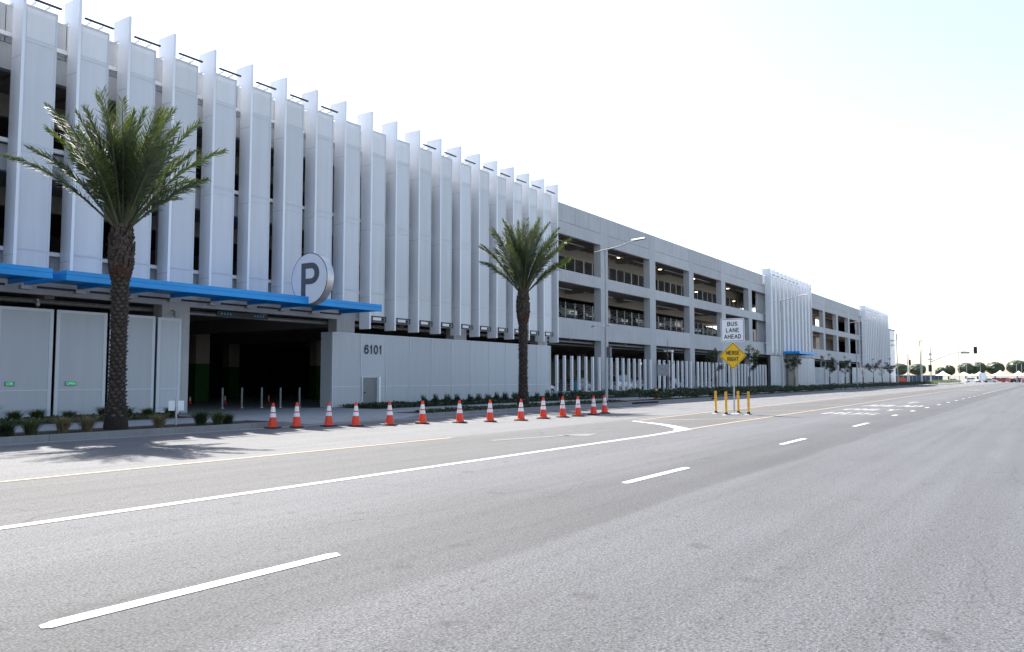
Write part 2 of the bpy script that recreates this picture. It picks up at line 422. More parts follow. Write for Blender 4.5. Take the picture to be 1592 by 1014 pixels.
inner = [(-20,9.0-.06),(4,8.96),(13,8.93),(20,8.92),(22.3,8.96),(23.2,9.46),(24.0,10.0),(24.8,10.72),(25.55,11.62),(26.12,12.5)]
outer = [(-20,9.13),(4,9.13),(13,9.09),(20,9.08),(22.1,9.20),(23.2,9.62),(24.0,10.16),(24.8,10.82),(25.55,11.65),(26.2,12.5)]
tip = [(-20,8.95),(4,8.95),(13,8.91),(20,8.9),(23.15,9.02),(23.75,9.45),(24.4,9.98),(25.1,10.62),(25.8,11.5),(26.4,12.5)]
for i in range(len(tip)-1):
    m.quad((*tip[i], .006), (*tip[i+1], .006), (*outer[i+1], .006), (*outer[i], .006))
mark(m, 'turn_lane_line')
m = MB(); strip(m, [(-20,13.05),(8,13.04),(16.4,12.95)], .12); mark(m, 'median_line', 'yellow')
m = MB()
strip(m, [(23.2,9.14),(28.5,9.28),(36,9.38),(53,9.6),(92,10.1),(190,10.25)], .13)
strip(m, [(26.4,12.55),(30,12.72),(35.5,12.95),(45,13.2),(57,13.6),(79,14.2),(125,14.6),(190,14.6)], .13)
x = 26.8; k = 0
while x < 110:
    y1 = 12.6 + min(1.6, max(0, (x-26.8)*.032)); y0 = 9.25 + min(.85, (x-23)*.013)
    strip(m, [(x, y1), (x+4.3, y0+.05)], .15, .0055); x += 9.1
mark(m, 'median_hatching', 'yellow')
m = MB()
for x in (68, 72.8, 77.5, 82, 87.6, 92.5, 97.5, 103, 109): m.box(x-.5, x+.5, 16.85, 16.98, .002, .006)
mark(m, 'lane_dot')
m = MB()
ex = (0,-1,0); ey = (1,0,0)
stroke_text(m, 'BUS', (37.3, 7.25, .006), ex, ey, 2.0, 2.4, .2)
stroke_text(m, 'ONLY', (42.4, 7.3, .006), ex, ey, 2.3, 2.4, .2)
stroke_text(m, 'AHEAD', (48.9, 7.25, .006), ex, ey, 2.7, 2.9, .2)
m.add([(54.2,7.35,.006),(56.6,7.35,.006),(56.6,7.15,.006),(54.2,7.15,.006),(56.6,7.65,.006),(56.6,6.85,.006),(58.0,7.25,.006)], [(0,3,2,1),(4,5,6)])
mark(m, 'bus_lane_lettering', 'wworn')
m = MB()
stroke_text(m, 'BUS', (117, 8.2, .006), ex, ey, 2.1, 2.6, .2); stroke_text(m, 'ONLY', (123, 8.2, .006), ex, ey, 2.3, 2.6, .2)
mark(m, 'bus_lane_lettering', 'wworn')
m = MB(); strip(m, [(16.2, 11.55), (18.9, 10.9)], .22, .005); m.add([(18.7,11.3,.005),(18.9,10.3,.005),(20.0,10.55,.005)], [(0,1,2)])
mark(m, 'faded_turn_arrow', 'ghost')
m = MB(); m.box(200, 200.5, 8, 20, .002, .006)
for k in range(8): m.box(197+0.0, 199.5, 8.2+k*1.5, 8.8+k*1.5, .002, .006)
mark(m, 'stop_line', 'wworn')

# ------------------------------------------------------------------ the garage
G = thing('parking_garage', 'long four-storey grey concrete parking garage with white fins and blue canopy', 'building', (20, 29, .14))
PF = .326
cols = []
x = 55.53
XS = [8.98 + 9.30*k for k in range(-3, 20)]
colx = [(8.99+9.31*k, 8.99+9.31*k+1.22) for k in range(-3, 20)]
YF, YB = 29.0, 29.6
for a, b_ in colx:
    m = MB(); m.box(a, b_, YF, YB, .14, 14.28); m.build('column', M['conc'], G)
# bands
SP = [(4.45, 5.92), (8.56, 9.43), (12.03, 12.93)]
for i in range(len(colx)-1):
    xa, xb = colx[i][1], colx[i+1][0]
    if xa > 188: break
    m = MB()
    for z0, z1 in SP: m.box(xa, xb, YF+.003, YF+.30, z0, z1)
    # upper precast parapet panels with open joints, on a recessed backing
    n = 4; w = (xb-xa)/n
    for k in range(n): m.box(xa+k*w+.016, xa+(k+1)*w-.016, YF+.006, YF+.2, 12.955, 14.28)
    m.build('spandrel', M['conc'], G)
    MB().box(xa, xb, YF+.09, YF+.28, 12.94, 14.25).build('parapet_backing', M['dark'], G)
XA, XB = -18, 186
XR = 128.5    # the inner ramp stops here, beyond it is open air
m = MB()
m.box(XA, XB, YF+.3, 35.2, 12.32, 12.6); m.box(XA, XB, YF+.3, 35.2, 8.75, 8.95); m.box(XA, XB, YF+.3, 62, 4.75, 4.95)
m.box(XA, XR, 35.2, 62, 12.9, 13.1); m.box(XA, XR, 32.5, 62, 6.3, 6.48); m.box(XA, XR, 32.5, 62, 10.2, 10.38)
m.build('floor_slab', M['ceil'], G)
# ceiling beams
m = MB()
for a, b_ in colx:
    c = (a+b_)/2
    for z in (12.32, 8.75): m.box(c-.25, c+.25, YB, 32.4, z-.35, z)
    m.box(c-.3, c+.3, YB, 60, 4.1, 4.75)
    m.box(c+4.4, c+4.75, YF+.35, 60, 4.35, 4.75)
    for k in (1, 2, 3, 4, 5, 6, 7):
        for z in (12.32,): m.box(c+k*1.15-.06, c+k*1.15+.06, YF+.4, 32.4, z-.1, z)
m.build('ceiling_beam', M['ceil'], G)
m = MB()
m.box(XA, XR, 32.5, 32.8, 11.46, 12.32); m.box(XA, XR, 32.5, 32.8, 8.07, 8.75); m.box(XA, XR, 32.5, 32.8, 5.6, 6.5); m.box(XA, XR, 32.5, 32.8, 9.7, 10.4)
m.build('ramp_edge_beam', M['tan'], G)
# dark depth walls
m = MB()
m.box(XA, XR, 50, 50.2, 6.48, 10.2); m.box(XA, XR, 42, 42.2, 10.38, 12.9)
for xa, xb in ((132, 136.5), (141, 146.5), (150, XB)): m.box(xa, xb, 34, 34.2, 4.95, 12.6)
m.box(XA, -17.8, 29.6, 62, .14, 13); m.box(XB-.2, XB, 29.6, 62, .14, 13)
m.build('inner_wall', M['conc_in'], G)
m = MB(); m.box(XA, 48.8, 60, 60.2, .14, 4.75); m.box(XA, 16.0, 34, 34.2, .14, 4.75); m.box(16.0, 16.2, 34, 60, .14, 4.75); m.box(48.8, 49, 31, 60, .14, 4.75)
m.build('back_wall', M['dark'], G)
m = MB()
for xa, xb in ((49, 96), (97, 131), (134, 185)): m.box(xa, xb, 61, 61.2, .14, 4.75)
for xa, xb in ((52, 60), (66, 78), (80, 96), (100, 130), (134, 150), (156, 180)): m.box(xa, xb, 46, 46.2, .14, 3.4)
m.build('inner_wall', M['tan'], G)
# inner columns, painted green to head height at the ground
for yy in (41.5, 51.0):
    for i, (a, b_) in enumerate(colx):
        if a < 8 or a > 150: continue
        o = MB().box(a+.8, b_+.5, yy, yy+.7, 2.4, 4.75).build('inner_column', M['conc_in'], G)
        MB().box(a+.8, b_+.5, yy, yy+.7, .14, 2.4).build('painted_base', M['green'], o)
# pipes under the ground floor ceiling
m = MB(); m.tube([(XA,29.75,4.28),(XB,29.75,4.28)], .09, 8); m.tube([(47,30.6,4.1),(98,30.6,4.1)], .06, 6)
for x in range(50, 96, 7): m.tube([(x,30.2,11.9),(x+5,30.2,11.9)], .05, 6); m.tube([(x-2,30.2,8.3),(x+3,30.2,8.3)], .05, 6)
m.build('pipe', M['galv'], G)
# cable barriers along the inner ramp
for i in range(len(colx)-1):
    xa, xb = colx[i]; xe = colx[i+1][0]
    if xe < 46 or xa > 126: continue
    for zf, zt in ((6.5, 7.75), (10.4, 11.44)):
        m = MB()
        n = 6
        for k in range(n):
            x = xa+.4 + k*(xe-xa)/n*1.0
            r_ = .05 if k == 2 else .028
            m.box(x-r_, x+r_, 32.42, 32.48, zf, zt)
        k = 0
        while zf+.1+k*.13 < zt: m.box(xa, xe+.1, 32.44, 32.452, zf+.1+k*.13, zf+.108+k*.13); k += 1
        m.build('cable_barrier', M['rail'], G)
# facade fins, screens, rails
def finrow(x0, k0, k1, low, canopy_k=None, pitch=1.836):
    for k in range(k0, k1):
        x = x0 + k*pitch
        zb = low if (canopy_k is None or k >= canopy_k) else 4.98
        m = MB()
        p = [(28.0,zb),(28.70,zb),(28.70,14.25),(29.05,14.27),(29.05,15.05),(28.0,15.05)]
        p = [(x-.05, y, z) for y, z in p]
        m.poly(p, (1,0,0), .10)
        f = m.build('fin', M['fin'], G)
        for z in (12.3, 9.0, 5.6):
            if z > zb and k > -4: MB().box(x-.053, x-.05, 28.01, 28.69, z, z+.012).build('fin_joint', M['seam'], f)
        if k == k1-1: continue
        sb = max(zb, 4.66) if low > 3 else low
        m = MB(); m.box(x+.06, x+1.13, 28.11, 28.135, sb, 14.15); s_ = m.build('screen_panel', M['perf'], G)
        m = MB()
        for xx in (x+.062, x+1.06): m.box(xx, xx+.066, 28.10, 28.108, sb+.01, 14.13)
        for z in (14.06, 12.86, 9.42, 9.12, 5.84, sb+.01): m.box(x+.13, x+1.058, 28.10, 28.108, z, z+.06)
        m.build('screen_frame', M['frame'], s_)
        m = MB()
        for z in (9.34, 5.8, 12.98): m.box(x+.06, x+1.13, 28.0965, 28.0985, z, z+.010)
        m.build('screen_seam', M['seam'], s_)
        # light bar above each screen
        if k not in (7, 8, 9) :
            m = MB(); m.box(x+.04, x+1.08, 27.74, 27.82, 14.20, 14.255)
            lb = m.build('light_bar', M['blackm'], G)
            [MB().box(x+u_, x+u_+.02, 27.82, 28.14, 14.12, 14.20).build('bracket', M['rail'], lb) for u_ in (.25,.7)]
    xa = x0+k0*pitch; xb = x0+(k1-1)*pitch
    m = MB()
    for z in (13.08, 9.46, 5.80): m.box(xa, xb, 28.73, 28.87, z, z+.14)
    m.build('facade_rail', M['rail'], G)
finrow(14.214, -17, 19, 4.0, 8)
finrow(98.5, 0, 12, 4.4)
finrow(159.2, 0, 15, 3.9)
# floodlights hanging under the screens
for k in range(8, 18):
    x = 14.214 + k*1.836
    m = MB(); a, b_ = x+.10, x+1.12
    m.box(a, b_, 27.95, 28.0, 4.62, 4.66); m.box(a, b_, 27.95, 28.0, 4.38, 4.42); m.box(a, a+.04, 27.95, 28.0, 4.42, 4.62); m.box(b_-.04, b_, 27.95, 28.0, 4.42, 4.62)
    f = m.build('floodlight_frame', M['blackm'], G)
    MB().box(a+.12, b_-.3, 28.02, 28.2, 4.46, 4.60).build('floodlight', M['signwhite'], f)
    MB().tube([(b_-.15,28.05,4.52),(b_-.15,28.3,4.52)], .05, 8).build('bracket', M['blackm'], f)
# ground level screens
def lowscreen(a, b_, zt, fw=.12):
    m = MB(); m.box(a, b_, 28.25, 28.275, .15, zt); s_ = m.build('ground_screen', M['perflow'], G)
    m = MB()
    for xx in (a, b_-fw): m.box(xx, xx+fw, 28.238, 28.247, .15, zt)
    for z, dz in ((1.12, .04), (zt-fw*.8, fw*.8)): m.box(a+fw, b_-fw, 28.238, 28.247, z, z+dz)
    m.build('screen_frame', M['frame'], s_); return s_
x = 13.88 - 1.875*10
while x < 17: lowscreen(x+.03, x+1.80, 3.9); x += 1.875
lowscreen(17.66, 18.66, 3.88)
js = [26.62, 28.5] + [28.5+1.819*k for k in range(1, 11)]
for a, b_ in zip(js[:-1], js[1:]):
    lowscreen(a+.016, b_-.016, 3.75, .05)
MB().box(26.61, 26.63, 28.28, 29.0, .15, 3.75).build('return_panel', M['perflow'], G)
d = MB().box(28.66, 29.64, 28.20, 28.24, .12, 1.58).build('door', M['doorg'], G)
m = MB(); m.box(28.58, 28.66, 28.19, 28.236, .1, 1.62); m.box(28.66, 29.64, 28.19, 28.236, 1.58, 1.62); m.build('door_frame', M['frame'], d)
MB().box(29.645, 29.77, 28.05, 28.236, .1, 1.62).build('jamb', M['fin'], d); MB().box(29.3, 30.0, 27.9, 28.04, .1, .22).build('plinth', M['kerb'], d)
for z in (.4, 1.3): MB().box(29.60, 29.64, 28.185, 28.20, z, z+.1).build('hinge', M['galv'], d)
MB().box(28.74, 28.78, 28.14, 28.20, .8, .86).build('handle', M['blackm'], d)
m = MB(); stroke_text(m, '6101', (29.38, 28.23, 2.985), (1,0,0), (0,0,1), 1.22, .47, .085)
m.build('address_numerals', M['navy'], G)
# blocks 2 and 3 ground screens
x = 98.6
while x < 119: 
    if not (107 < x < 111): lowscreen(x, x+1.8, 4.3)
    x += 1.83
x = 147
while x < 185: lowscreen(x, x+1.8, 3.4); x += 1.83
# low wall beneath the slat fences
MB().box(47.2, 98.4, 28.42, 28.75, .14, .62).build('low_wall', M['conc'], G)
MB().box(119.5, 146.8, 28.42, 28.75, .14, .62).build('low_wall', M['conc'], G)
# canopies
def canopy(x0, x1, y0=25.5):
    m = MB(); m.box(x0, x1, y0, 28.24, 4.80, 4.94)
    m.box(x0, x1, y0, y0+.10, 4.62, 4.80); m.box(x0, x0+.1, y0+.1, 28.24, 4.64, 4.80); m.box(x1-.1, x1, y0+.1, 28.24, 4.64, 4.80)
    c = m.build('canopy', M['blue'], G, bevel=.012)
    m = MB(); x = x0+.1
    n = max(1, round((x1-x0)/1.826)); w = (x1-x0)/n
    for k in range(1, n): MB().box(x0+k*w-.05, x0+k*w+.05, y0+.1, 28.2, 4.66, 4.80).build('canopy_rib', M['blue'], c)
    for k in range(n):
        MB().box(x0+k*w-.18, x0+k*w+.15, 28.0, 28.22, 4.5, 4.63).build('canopy_bracket', M['galv'], c)
        MB().box(x0+k*w+.30, x0+k*w+1.55, 27.92, 27.99, 4.55, 4.62).build('downlight', M['blackm'], c)
canopy(12.80, 27.09); canopy(-8.0, 12.39); canopy(103.0, 112.0, 25.9)
# clearance bar under the canopy
m = MB(); m.box(20.7, 23.3, 28.85, 28.92, 4.16, 4.36); cb = m.build('clearance_bar', M['blackm'], G)
m = MB()
for x0 in (20.9, 22.6):
    for k in range(4): m.ball((x0+k*.15, 28.83, 4.26), .035, .02, .045, 8, 4)
m.build('blue_lamp', M['bluel'], cb)
for x in (14.0, 19.2): MB().ball((x-.5, 28.75, 4.1), .08, .1, .12, 10, 6).box(x-.53, x-.47, 28.75, 29.0, 4.2, 4.26).build('security_camera', M['galv'], G)
# blind end wall parts of the tower blocks
MB().box(98.0, 120, 29.65, 29.8, 4.95, 14.2).build('tower_wall', M['conc'], G); MB().box(159, 186, 29.65, 29.8, .2, 14.2).build('tower_wall', M['conc'], G)
MB().box(105.2, 107.2, 27.2, 27.9, .14, 4.6).build('entrance_pillar', M['tan'], G)

# round blade sign
S = thing('parking_sign', 'round white parking sign with a big grey letter P standing through the canopy edge', 'sign', (22.87, 25.5, 4.6))
YC, ZC, RR = 25.5, 5.70, 1.085
def disc(r, xa, xb, n=56):
    m = MB(); a = [(xa, YC-r*math.cos(2*math.pi*k/n), ZC+r*math.sin(2*math.pi*k/n)) for k in range(n)]
    m.poly(a, (1,0,0), xb-xa); return m
disc(RR, 22.70, 23.05).build('drum', M['alu'], S, smooth=True)
disc(RR, 22.688, 22.6995).build('rim_ring', M['pgrey'], S)
disc(RR-.035, 22.680, 22.6875).build('face', M['signwhite'], S)
m = MB()
Yp = lambda px: 25.5 + 1.09 - (px-453.5)/55.7*2.18
zp = lambda py: 6.78 - (py-393)/80*2.17
st0, st1 = Yp(469.3), Yp(476.3)
xo = 22.672
def arc(cy, cz, ry, rz, a0, a1, n): return [(cy - ry*math.cos(t), cz + rz*math.sin(t)) for t in [a0+(a1-a0)*i/n for i in range(n+1)]]
oz0, oz1, iz0, iz1 = 5.46, 6.36, 5.70, 6.12
czc = (oz0+oz1)/2; oyr = Yp(485); 
outer_ = arc(oyr, czc, oyr-Yp(497.2), (oz1-oz0)/2, math.pi/2, -math.pi/2, 14)
inner_ = arc(oyr, (iz0+iz1)/2, oyr-Yp(489.6), (iz1-iz0)/2, math.pi/2, -math.pi/2, 14)
outer_ = [(st1, oz1)] + outer_ + [(st1, oz0)]; inner_ = [(st1, iz1)] + inner_ + [(st1, iz0)]
for i in range(len(outer_)-1):
    m.quad((xo,*outer_[i]), (xo,*outer_[i+1]), (xo,*inner_[i+1]), (xo,*inner_[i]))
m.quad((xo,st0,4.945), (xo,st1,4.945), (xo,st1,oz1), (xo,st0,oz1))
m.build('letter', M['pgrey'], S)
MB().tube([(22.87,25.9,4.94),(22.87,25.9,4.7)], .06, 8).build('mount', M['galv'], S)

# slat fences in front of the open ground floor
bays = [(48.0, 7), (56.35, 8), (65.7, 8), (75.0, 8), (84.2, 8), (93.2, 5), (119.8, 8), (129.0, 8), (138.3, 8)]
names = ['nearest the white screens', 'behind the first street lamp', 'behind the grey sign back', 'behind the bus lane sign', 'by the young tree', 'against the second fin block', 'just past the small blue canopy', 'in the middle of the far concrete bays', 'last before the far white screens']
for (x0, n), nm in zip(bays, names):
    F = thing('slat_fence', 'tall white upright slats, row ' + nm, 'fence', (x0, 28.5, .62), group='slat fences along the ground floor')
    for k in range(n):
        MB().box(x0+k*1.055-.08, x0+k*1.055+.08, 28.48, 28.66, .62, 3.15).build('slat', M['fin'], F)
    m = MB()
    for k in range(14): m.box(x0, x0+(n-1)*1.055, 28.69, 28.70, .75+k*.16, .76+k*.16)
    m.build('cable', M['galv'], F)

# ------------------------------------------------------------------ ceiling lights in the open bays
lightpos = [(52.6, 30.5, 11.95,'top', 1), (50.9, 32.2, 11.1,'top', 1), (61.8, 30.5, 11.95,'top', 2), (70.8, 30.6, 11.95,'top', 3), (79.5, 30.6, 11.95,'top', 4), (90.5, 30.7, 11.95,'top', 5), (83.6, 31.9, 11.0,'top', 4), (96.2, 31.9, 11.0,'top', 6), (126, 30.6, 11.95, 'top', 8)]
ordn = ['zeroth','first','second','third','fourth','fifth','sixth','seventh','eighth','ninth','tenth','eleventh','twelfth','thirteenth','fourteenth','fifteenth','sixteenth']
cl0 = None
for i, (x, y, z, lv, bn) in enumerate(lightpos):
    lab = 'glowing round lamp under the top floor ceiling, %s from the left of the lit lamps' % ordn[i+1]
    if cl0 is None:
        cl0 = thing('ceiling_light', lab, 'lamp', (x, y, z), group='lit lamps under the top floor ceiling')
        MB().tube([(x,y,z),(x,y,z+.06)], [.22,.18], 14).build('housing', M['galv'], cl0)
        MB().tube([(x,y,z-.03),(x,y,z-.005)], [.15,.17], 14).build('lens', M['lamp'], cl0)
        MB().tube([(x,y,z+.06),(x,y,z+.4)], .02, 6).build('stem', M['galv'], cl0)
    else: dup(cl0, (x, y, z), 0, lab)

# ------------------------------------------------------------------ cars
def rings(mb, rs, cap=True):
    n = len(rs[0]); base = [v for r_ in rs for v in r_]; fs = []
    for i in range(len(rs)-1):
        for k in range(n):
            k2 = (k+1) % n; fs.append((i*n+k, i*n+k2, (i+1)*n+k2, (i+1)*n+k))
    if cap: fs += [tuple(range(n-1,-1,-1)), tuple((len(rs)-1)*n+k for k in range(n))]
    mb.add(base, fs)
def car(kind, paint, label, loc, rz, group):
    """car pointing to +x in its own frame, origin on the ground in its middle"""
    T = thing('parked_car', label, 'pickup truck' if kind == 'pickup' else 'car', (0, 0, 0), group=group)
    W = .90
    if kind == 'sedan':
        prof = [(-2.3,.45,.80),(-2.2,.30,.95),(-1.6,.25,1.0),(-.6,.22,.98),(.7,.22,.96),(1.5,.25,.88),(2.1,.28,.76),(2.3,.4,.62)]
        cab = [(-1.75,.98,.0),(-1.05,1.40,.16),(.15,1.45,.16),(1.15,.93,.0)]
    elif kind == 'suv':
        prof = [(-2.3,.5,.95),(-2.22,.34,1.08),(-1.6,.3,1.1),(-.6,.28,1.08),(.7,.28,1.06),(1.5,.3,1.02),(2.1,.33,.92),(2.3,.45,.75)]
        cab = [(-2.2,1.08,.0),(-1.85,1.68,.14),(.25,1.72,.14),(1.1,1.05,.0)]
    else:
        prof = [(-2.7,.6,1.05),(-2.65,.5,1.12),(-1.6,.42,1.12),(-.5,.36,1.12),(.9,.36,1.12),(1.9,.4,1.10),(2.5,.42,1.02),(2.7,.5,.85)]
        cab = [(-.75,1.12,.0),(-.5,1.80,.12),(.8,1.84,.12),(1.55,1.10,.0)]
    m = MB(); rs = []
    for i, (x, z0, z1) in enumerate(prof):
        w = W*(.86 if i in (0, len(prof)-1) else (.96 if i in (1, len(prof)-2) else 1))
        rs.append([(x,-w*.94,z0),(x,-w,z0+.12),(x,-w,z0+(z1-z0)*.7),(x,-w*.90,z1),(x,0,z1+.025),(x,w*.90,z1),(x,w,z0+(z1-z0)*.7),(x,w,z0+.12),(x,w*.94,z0)])
    rings(m, rs)
    body = m.build('body', M[paint], T, smooth=True)
    m = MB(); rs = []
    for x, z, t in cab: 
        w = W*.90 - t
        rs.append([(x,-w,z-.06 if t else z-.1),(x,-w,z-.03),(x,-w+.05,z),(x,w-.05,z),(x,w,z-.03),(x,w,z-.06 if t else z-.1)])
    # glasshouse: dark glass sides, painted roof
    zb = cab[0][1]-.08
    b0, r0, r1, b1 = cab; wb = W*.88; wt = W*.88-.16
    g = MB(); g.add([(b0[0],-wb,zb),(b1[0],-wb,zb),(b1[0],wb,zb),(b0[0],wb,zb),(r0[0],-wt,r0[1]-.04),(r1[0],-wt,r1[1]-.04),(r1[0],wt,r1[1]-.04),(r0[0],wt,r0[1]-.04)],
                    [(0,1,5,4),(1,2,6,5),(2,3,7,6),(3,0,4,7),(4,5,6,7)])
    g.build('windows', M['glass'], T)
    m = MB()
    m.add([(r0[0]-.04,-wt-.02,r0[1]-.06),(r1[0]+.04,-wt-.02,r1[1]-.06),(r1[0]+.04,wt+.02,r1[1]-.06),(r0[0]-.04,wt+.02,r0[1]-.06),
           (r0[0]+.08,-wt+.06,r0[1]+.01),(r1[0]-.08,-wt+.06,r1[1]+.01),(r1[0]-.08,wt-.06,r1[1]+.01),(r0[0]+.08,wt-.06,r0[1]+.01)],
          [(0,1,5,4),(1,2,6,5),(2,3,7,6),(3,0,4,7),(4,5,6,7),(0,3,2,1)])
    for s in (-1, 1):
        for (xa, za, ya), (xb_, zb_, yb_) in (((b0[0],zb,wb),(r0[0],r0[1]-.04,wt)),((b1[0],zb,wb),(r1[0],r1[1]-.04,wt)),(((b0[0]+b1[0])/2-.1,zb,wb),((r0[0]+r1[0])/2-.1,r0[1]-.03,wt))):
            m.tube([(xa,s*ya,za),(xb_,s*yb_,zb_)], .04, 5)
    m.build('roof', M[paint], T)
    wx = 1.38 if kind != 'pickup' else 1.65
    for sx in (-1, 1):
        for sy in (-1, 1):
            w_ = MB().tube([(sx*wx,sy*.68,.33),(sx*wx,sy*.905,.33)], .33, 18).build('wheel', M['tyre'], T, smooth=True)
            MB().tube([(sx*wx,sy*.90,.33),(sx*wx,sy*.915,.33)], .20, 12).build('rim', M['rim'], w_)
    hz = prof[-2][2]-.16; fx = prof[-1][0]; bx_ = prof[0][0]; tz = prof[1][2]-.18
    for s in (-1, 1):
        MB().box(fx-.22, fx-.02, s*.60-.16, s*.60+.16, hz-.08, hz+.06).build('headlight', M['headl'], T)
        MB().box(bx_-.01, bx_+.15, s*.66-.14, s*.66+.12, tz-.1, tz+.08).build('tail_light', M['red'], T)
        MB().box(.62, .78, s*.98-.08, s*.98+.08, prof[4][2]-.02, prof[4][2]+.11).build('wing_mirror', M[paint], T)
    MB().box(fx-.06, fx+.012, -.36, .36, .50, .64).build('grille', M['blackm'], T)
    T.location = loc; T.rotation_euler = (0, 0, rz); return T
up = 'cars parked on the second floor ramp'; gd = 'cars parked on the ground floor'
HP = -math.pi/2
spec = [
 (49.6,'sedan','cargrey'),(52.2,'sedan','carwhite'),(54.6,'sedan','carsilver'),(58.6,'suv','carwhite'),(61.2,'sedan','carblack'),(64.1,'pickup','carwhite'),
 (68.6,'sedan','carsilver'),(71.3,'suv','carblack'),(74.0,'sedan','carwhite'),(77.6,'suv','carsilver'),(80.4,'pickup','carwhite'),(83.2,'sedan','carred'),
 (87.2,'sedan','carwhite'),(90.2,'sedan','cargrey'),(93.8,'suv','carwhite'),(96.6,'sedan','carsilver')]
cn = dict(carwhite='white', carsilver='silver', carblack='black', carred='dark red', carblue='dark blue', cargrey='dark grey')
seen = {}
for i, (x, kd, pt) in enumerate(spec):
    T = car(kd, pt, 'x', (x, 35.5+random.uniform(-.2,.2), 6.48), HP + (math.pi if kd == 'pickup' else 0) + random.uniform(-.05,.05), up)
    b_ = int((x-47.4)//9.3)+1; kdn = dict(sedan='saloon', suv='tall wagon', pickup='pickup')[kd]
    T['label'] = '%s %s in the middle storey, %s car from the left behind the cables' % (cn[pt], kdn, ordn[i+1])
gspec = [(49.2,31.4,'sedan','carwhite',.0),(59.5,33.5,'sedan','carsilver',.0),(66.5,32.8,'suv','carwhite',0),(72,34,'sedan','carblack',0),(78.5,33,'sedan','carblue',0),(86,33.5,'suv','cargrey',0),(93,33.2,'sedan','carwhite',0)]
where = ['nearest the white screens','behind the slats of the second bay','beside the second inner column','in the third bay','behind the bus lane sign','behind the young trees','nearest the second fin block']
for (x, y, kd, pt, rz), w in zip(gspec, where):
    car(kd, pt, '%s car on the ground floor behind the slats, %s' % (cn[pt], w), (x, y, .145), rz, gd)

# ------------------------------------------------------------------ cones
def cone_at(label, loc):
    T = thing('traffic_cone', label, 'traffic cone', (0,0,0), group='traffic cones lined up along the kerb')
    m = MB(); n = 8
    m.box(-.20, .20, -.20, .20, 0, .035); m.build('base', M['rubber'], T, bevel=.012)
    prof = [(.155,.035),(.150,.07),(.135,.075),(.036,.76),(.030,.775),(.012,.775)]
    def lathe(prof, name, mt):
        m = MB(); m.tube([(0,0,z) for r_, z in prof], [r_ for r_, z in prof], 24); return m.build(name, mt, T, smooth=True)
    r_at = lambda z: .135 + (z-.075)/(.76-.075)*(.036-.135)
    lathe(prof, 'body', M['orange'])
    lathe([(r_at(.335)+.004,.335),(r_at(.455)+.004,.455)], 'lower_band', M['band'])
    lathe([(r_at(.495)+.004,.495),(r_at(.655)+.004,.655)], 'upper_band', M['band'])
    T.location = loc; return T
cp = [(16.44,20.01),(17.16,19.75),(18.1,19.31),(18.59,18.59),(19.59,18.04),(20.9,17.75),(22.07,17.05),(23.16,16.54),(24.49,16.1),(26.13,16.15),(27.41,16.04),(28.45,15.93),(30.06,16.08),(31.6,16.35)]
c0 = None
for i, (x, y) in enumerate(cp):
    lab = 'orange and white traffic cone, %s' % (('%s from the left in the row' % ordn[i+1]) if i < 13 else 'last at the right end of the row')
    if i == 0: lab = 'orange traffic cone with two white bands, first at the left end of the row'
    if c0 is None: c0 = cone_at(lab, (x, y, .006)); c0.rotation_euler = (0, 0, .4)
    else:
        rz = random.uniform(0, 1.5); c = dup(c0, (x, y, .005), rz, lab)
        s_ = 1.0 + (.04 if i > 8 else 0); c.scale = (s_, s_, s_)
        if random.random() < .5: c.rotation_euler = (random.uniform(-.02,.02), random.uniform(-.02,.02), rz)

# ------------------------------------------------------------------ road sign and delineators
RS = thing('road_sign', 'steel post with a white BUS LANE AHEAD board above a yellow MERGE RIGHT diamond', 'road sign', (33.96, 11.25, 0))
X0, Y0 = 33.96, 11.34
MB().tube([(X0+.05,Y0,0),(X0+.05,Y0,4.1)], .035, 10).build('post', M['galv'], RS, smooth=True)
MB().box(X0-.1, X0+.2, Y0-.12, Y0+.12, 0, .02).build('base_plate', M['signwhite'], RS)
def rrect(cy, cz, hw, hh, r_, x, n=5):
    pts = []
    for sy, sz, a0 in ((1,1,0),(-1,1,90),(-1,-1,180),(1,-1,270)):
        for k in range(n+1):
            t = R(a0+90*k/n); pts.append((x, cy + sy*(hw-r_) + r_*math.cos(t)*1.0, cz + sz*(hh-r_) + r_*math.sin(t)))
    return pts
def ringmesh(mb, a, b):
    n = len(a); mb.add(a+b, [(i, (i+1) % n, n+(i+1) % n, n+i) for i in range(n)])
zc = 3.63
wb_ = MB().poly(rrect(Y0, zc, .52, .51, .05, X0-.004), (1,0,0), .006).build('white_board', M['signwhite'], RS)
m = MB(); ringmesh(m, rrect(Y0, zc, .49, .48, .045, X0-.007), rrect(Y0, zc, .47, .46, .035, X0-.007))
exs, eys = (0,-1,0), (0,0,1)
stroke_text(m, 'BUS', (X0-.008, Y0, zc+.27), exs, eys, .44, .19, .032); stroke_text(m, 'LANE', (X0-.008, Y0, zc-.005), exs, eys, .56, .19, .032); stroke_text(m, 'AHEAD', (X0-.008, Y0, zc-.28), exs, eys, .72, .19, .032)
m.build('lettering', M['signk'], wb_)
def dia(cy, cz, h, r_, x):
    pts = []
    for a0 in (90, 180, 270, 0):
        t0 = R(a0); cyy = cy + (h-r_*1.414)*math.cos(t0); czz = cz + (h-r_*1.414)*math.sin(t0)
        for k in range(5):
            t = R(a0-45+90*k/4); pts.append((x, cyy + r_*math.cos(t), czz + r_*math.sin(t)))
    return pts
zd = 2.52
yd = MB().poly(dia(Y0, zd, .60, .05, X0-.004), (1,0,0), .006).build('yellow_diamond', M['signy'], RS)
m = MB(); ringmesh(m, dia(Y0, zd, .565, .045, X0-.007), dia(Y0, zd, .54, .04, X0-.007))
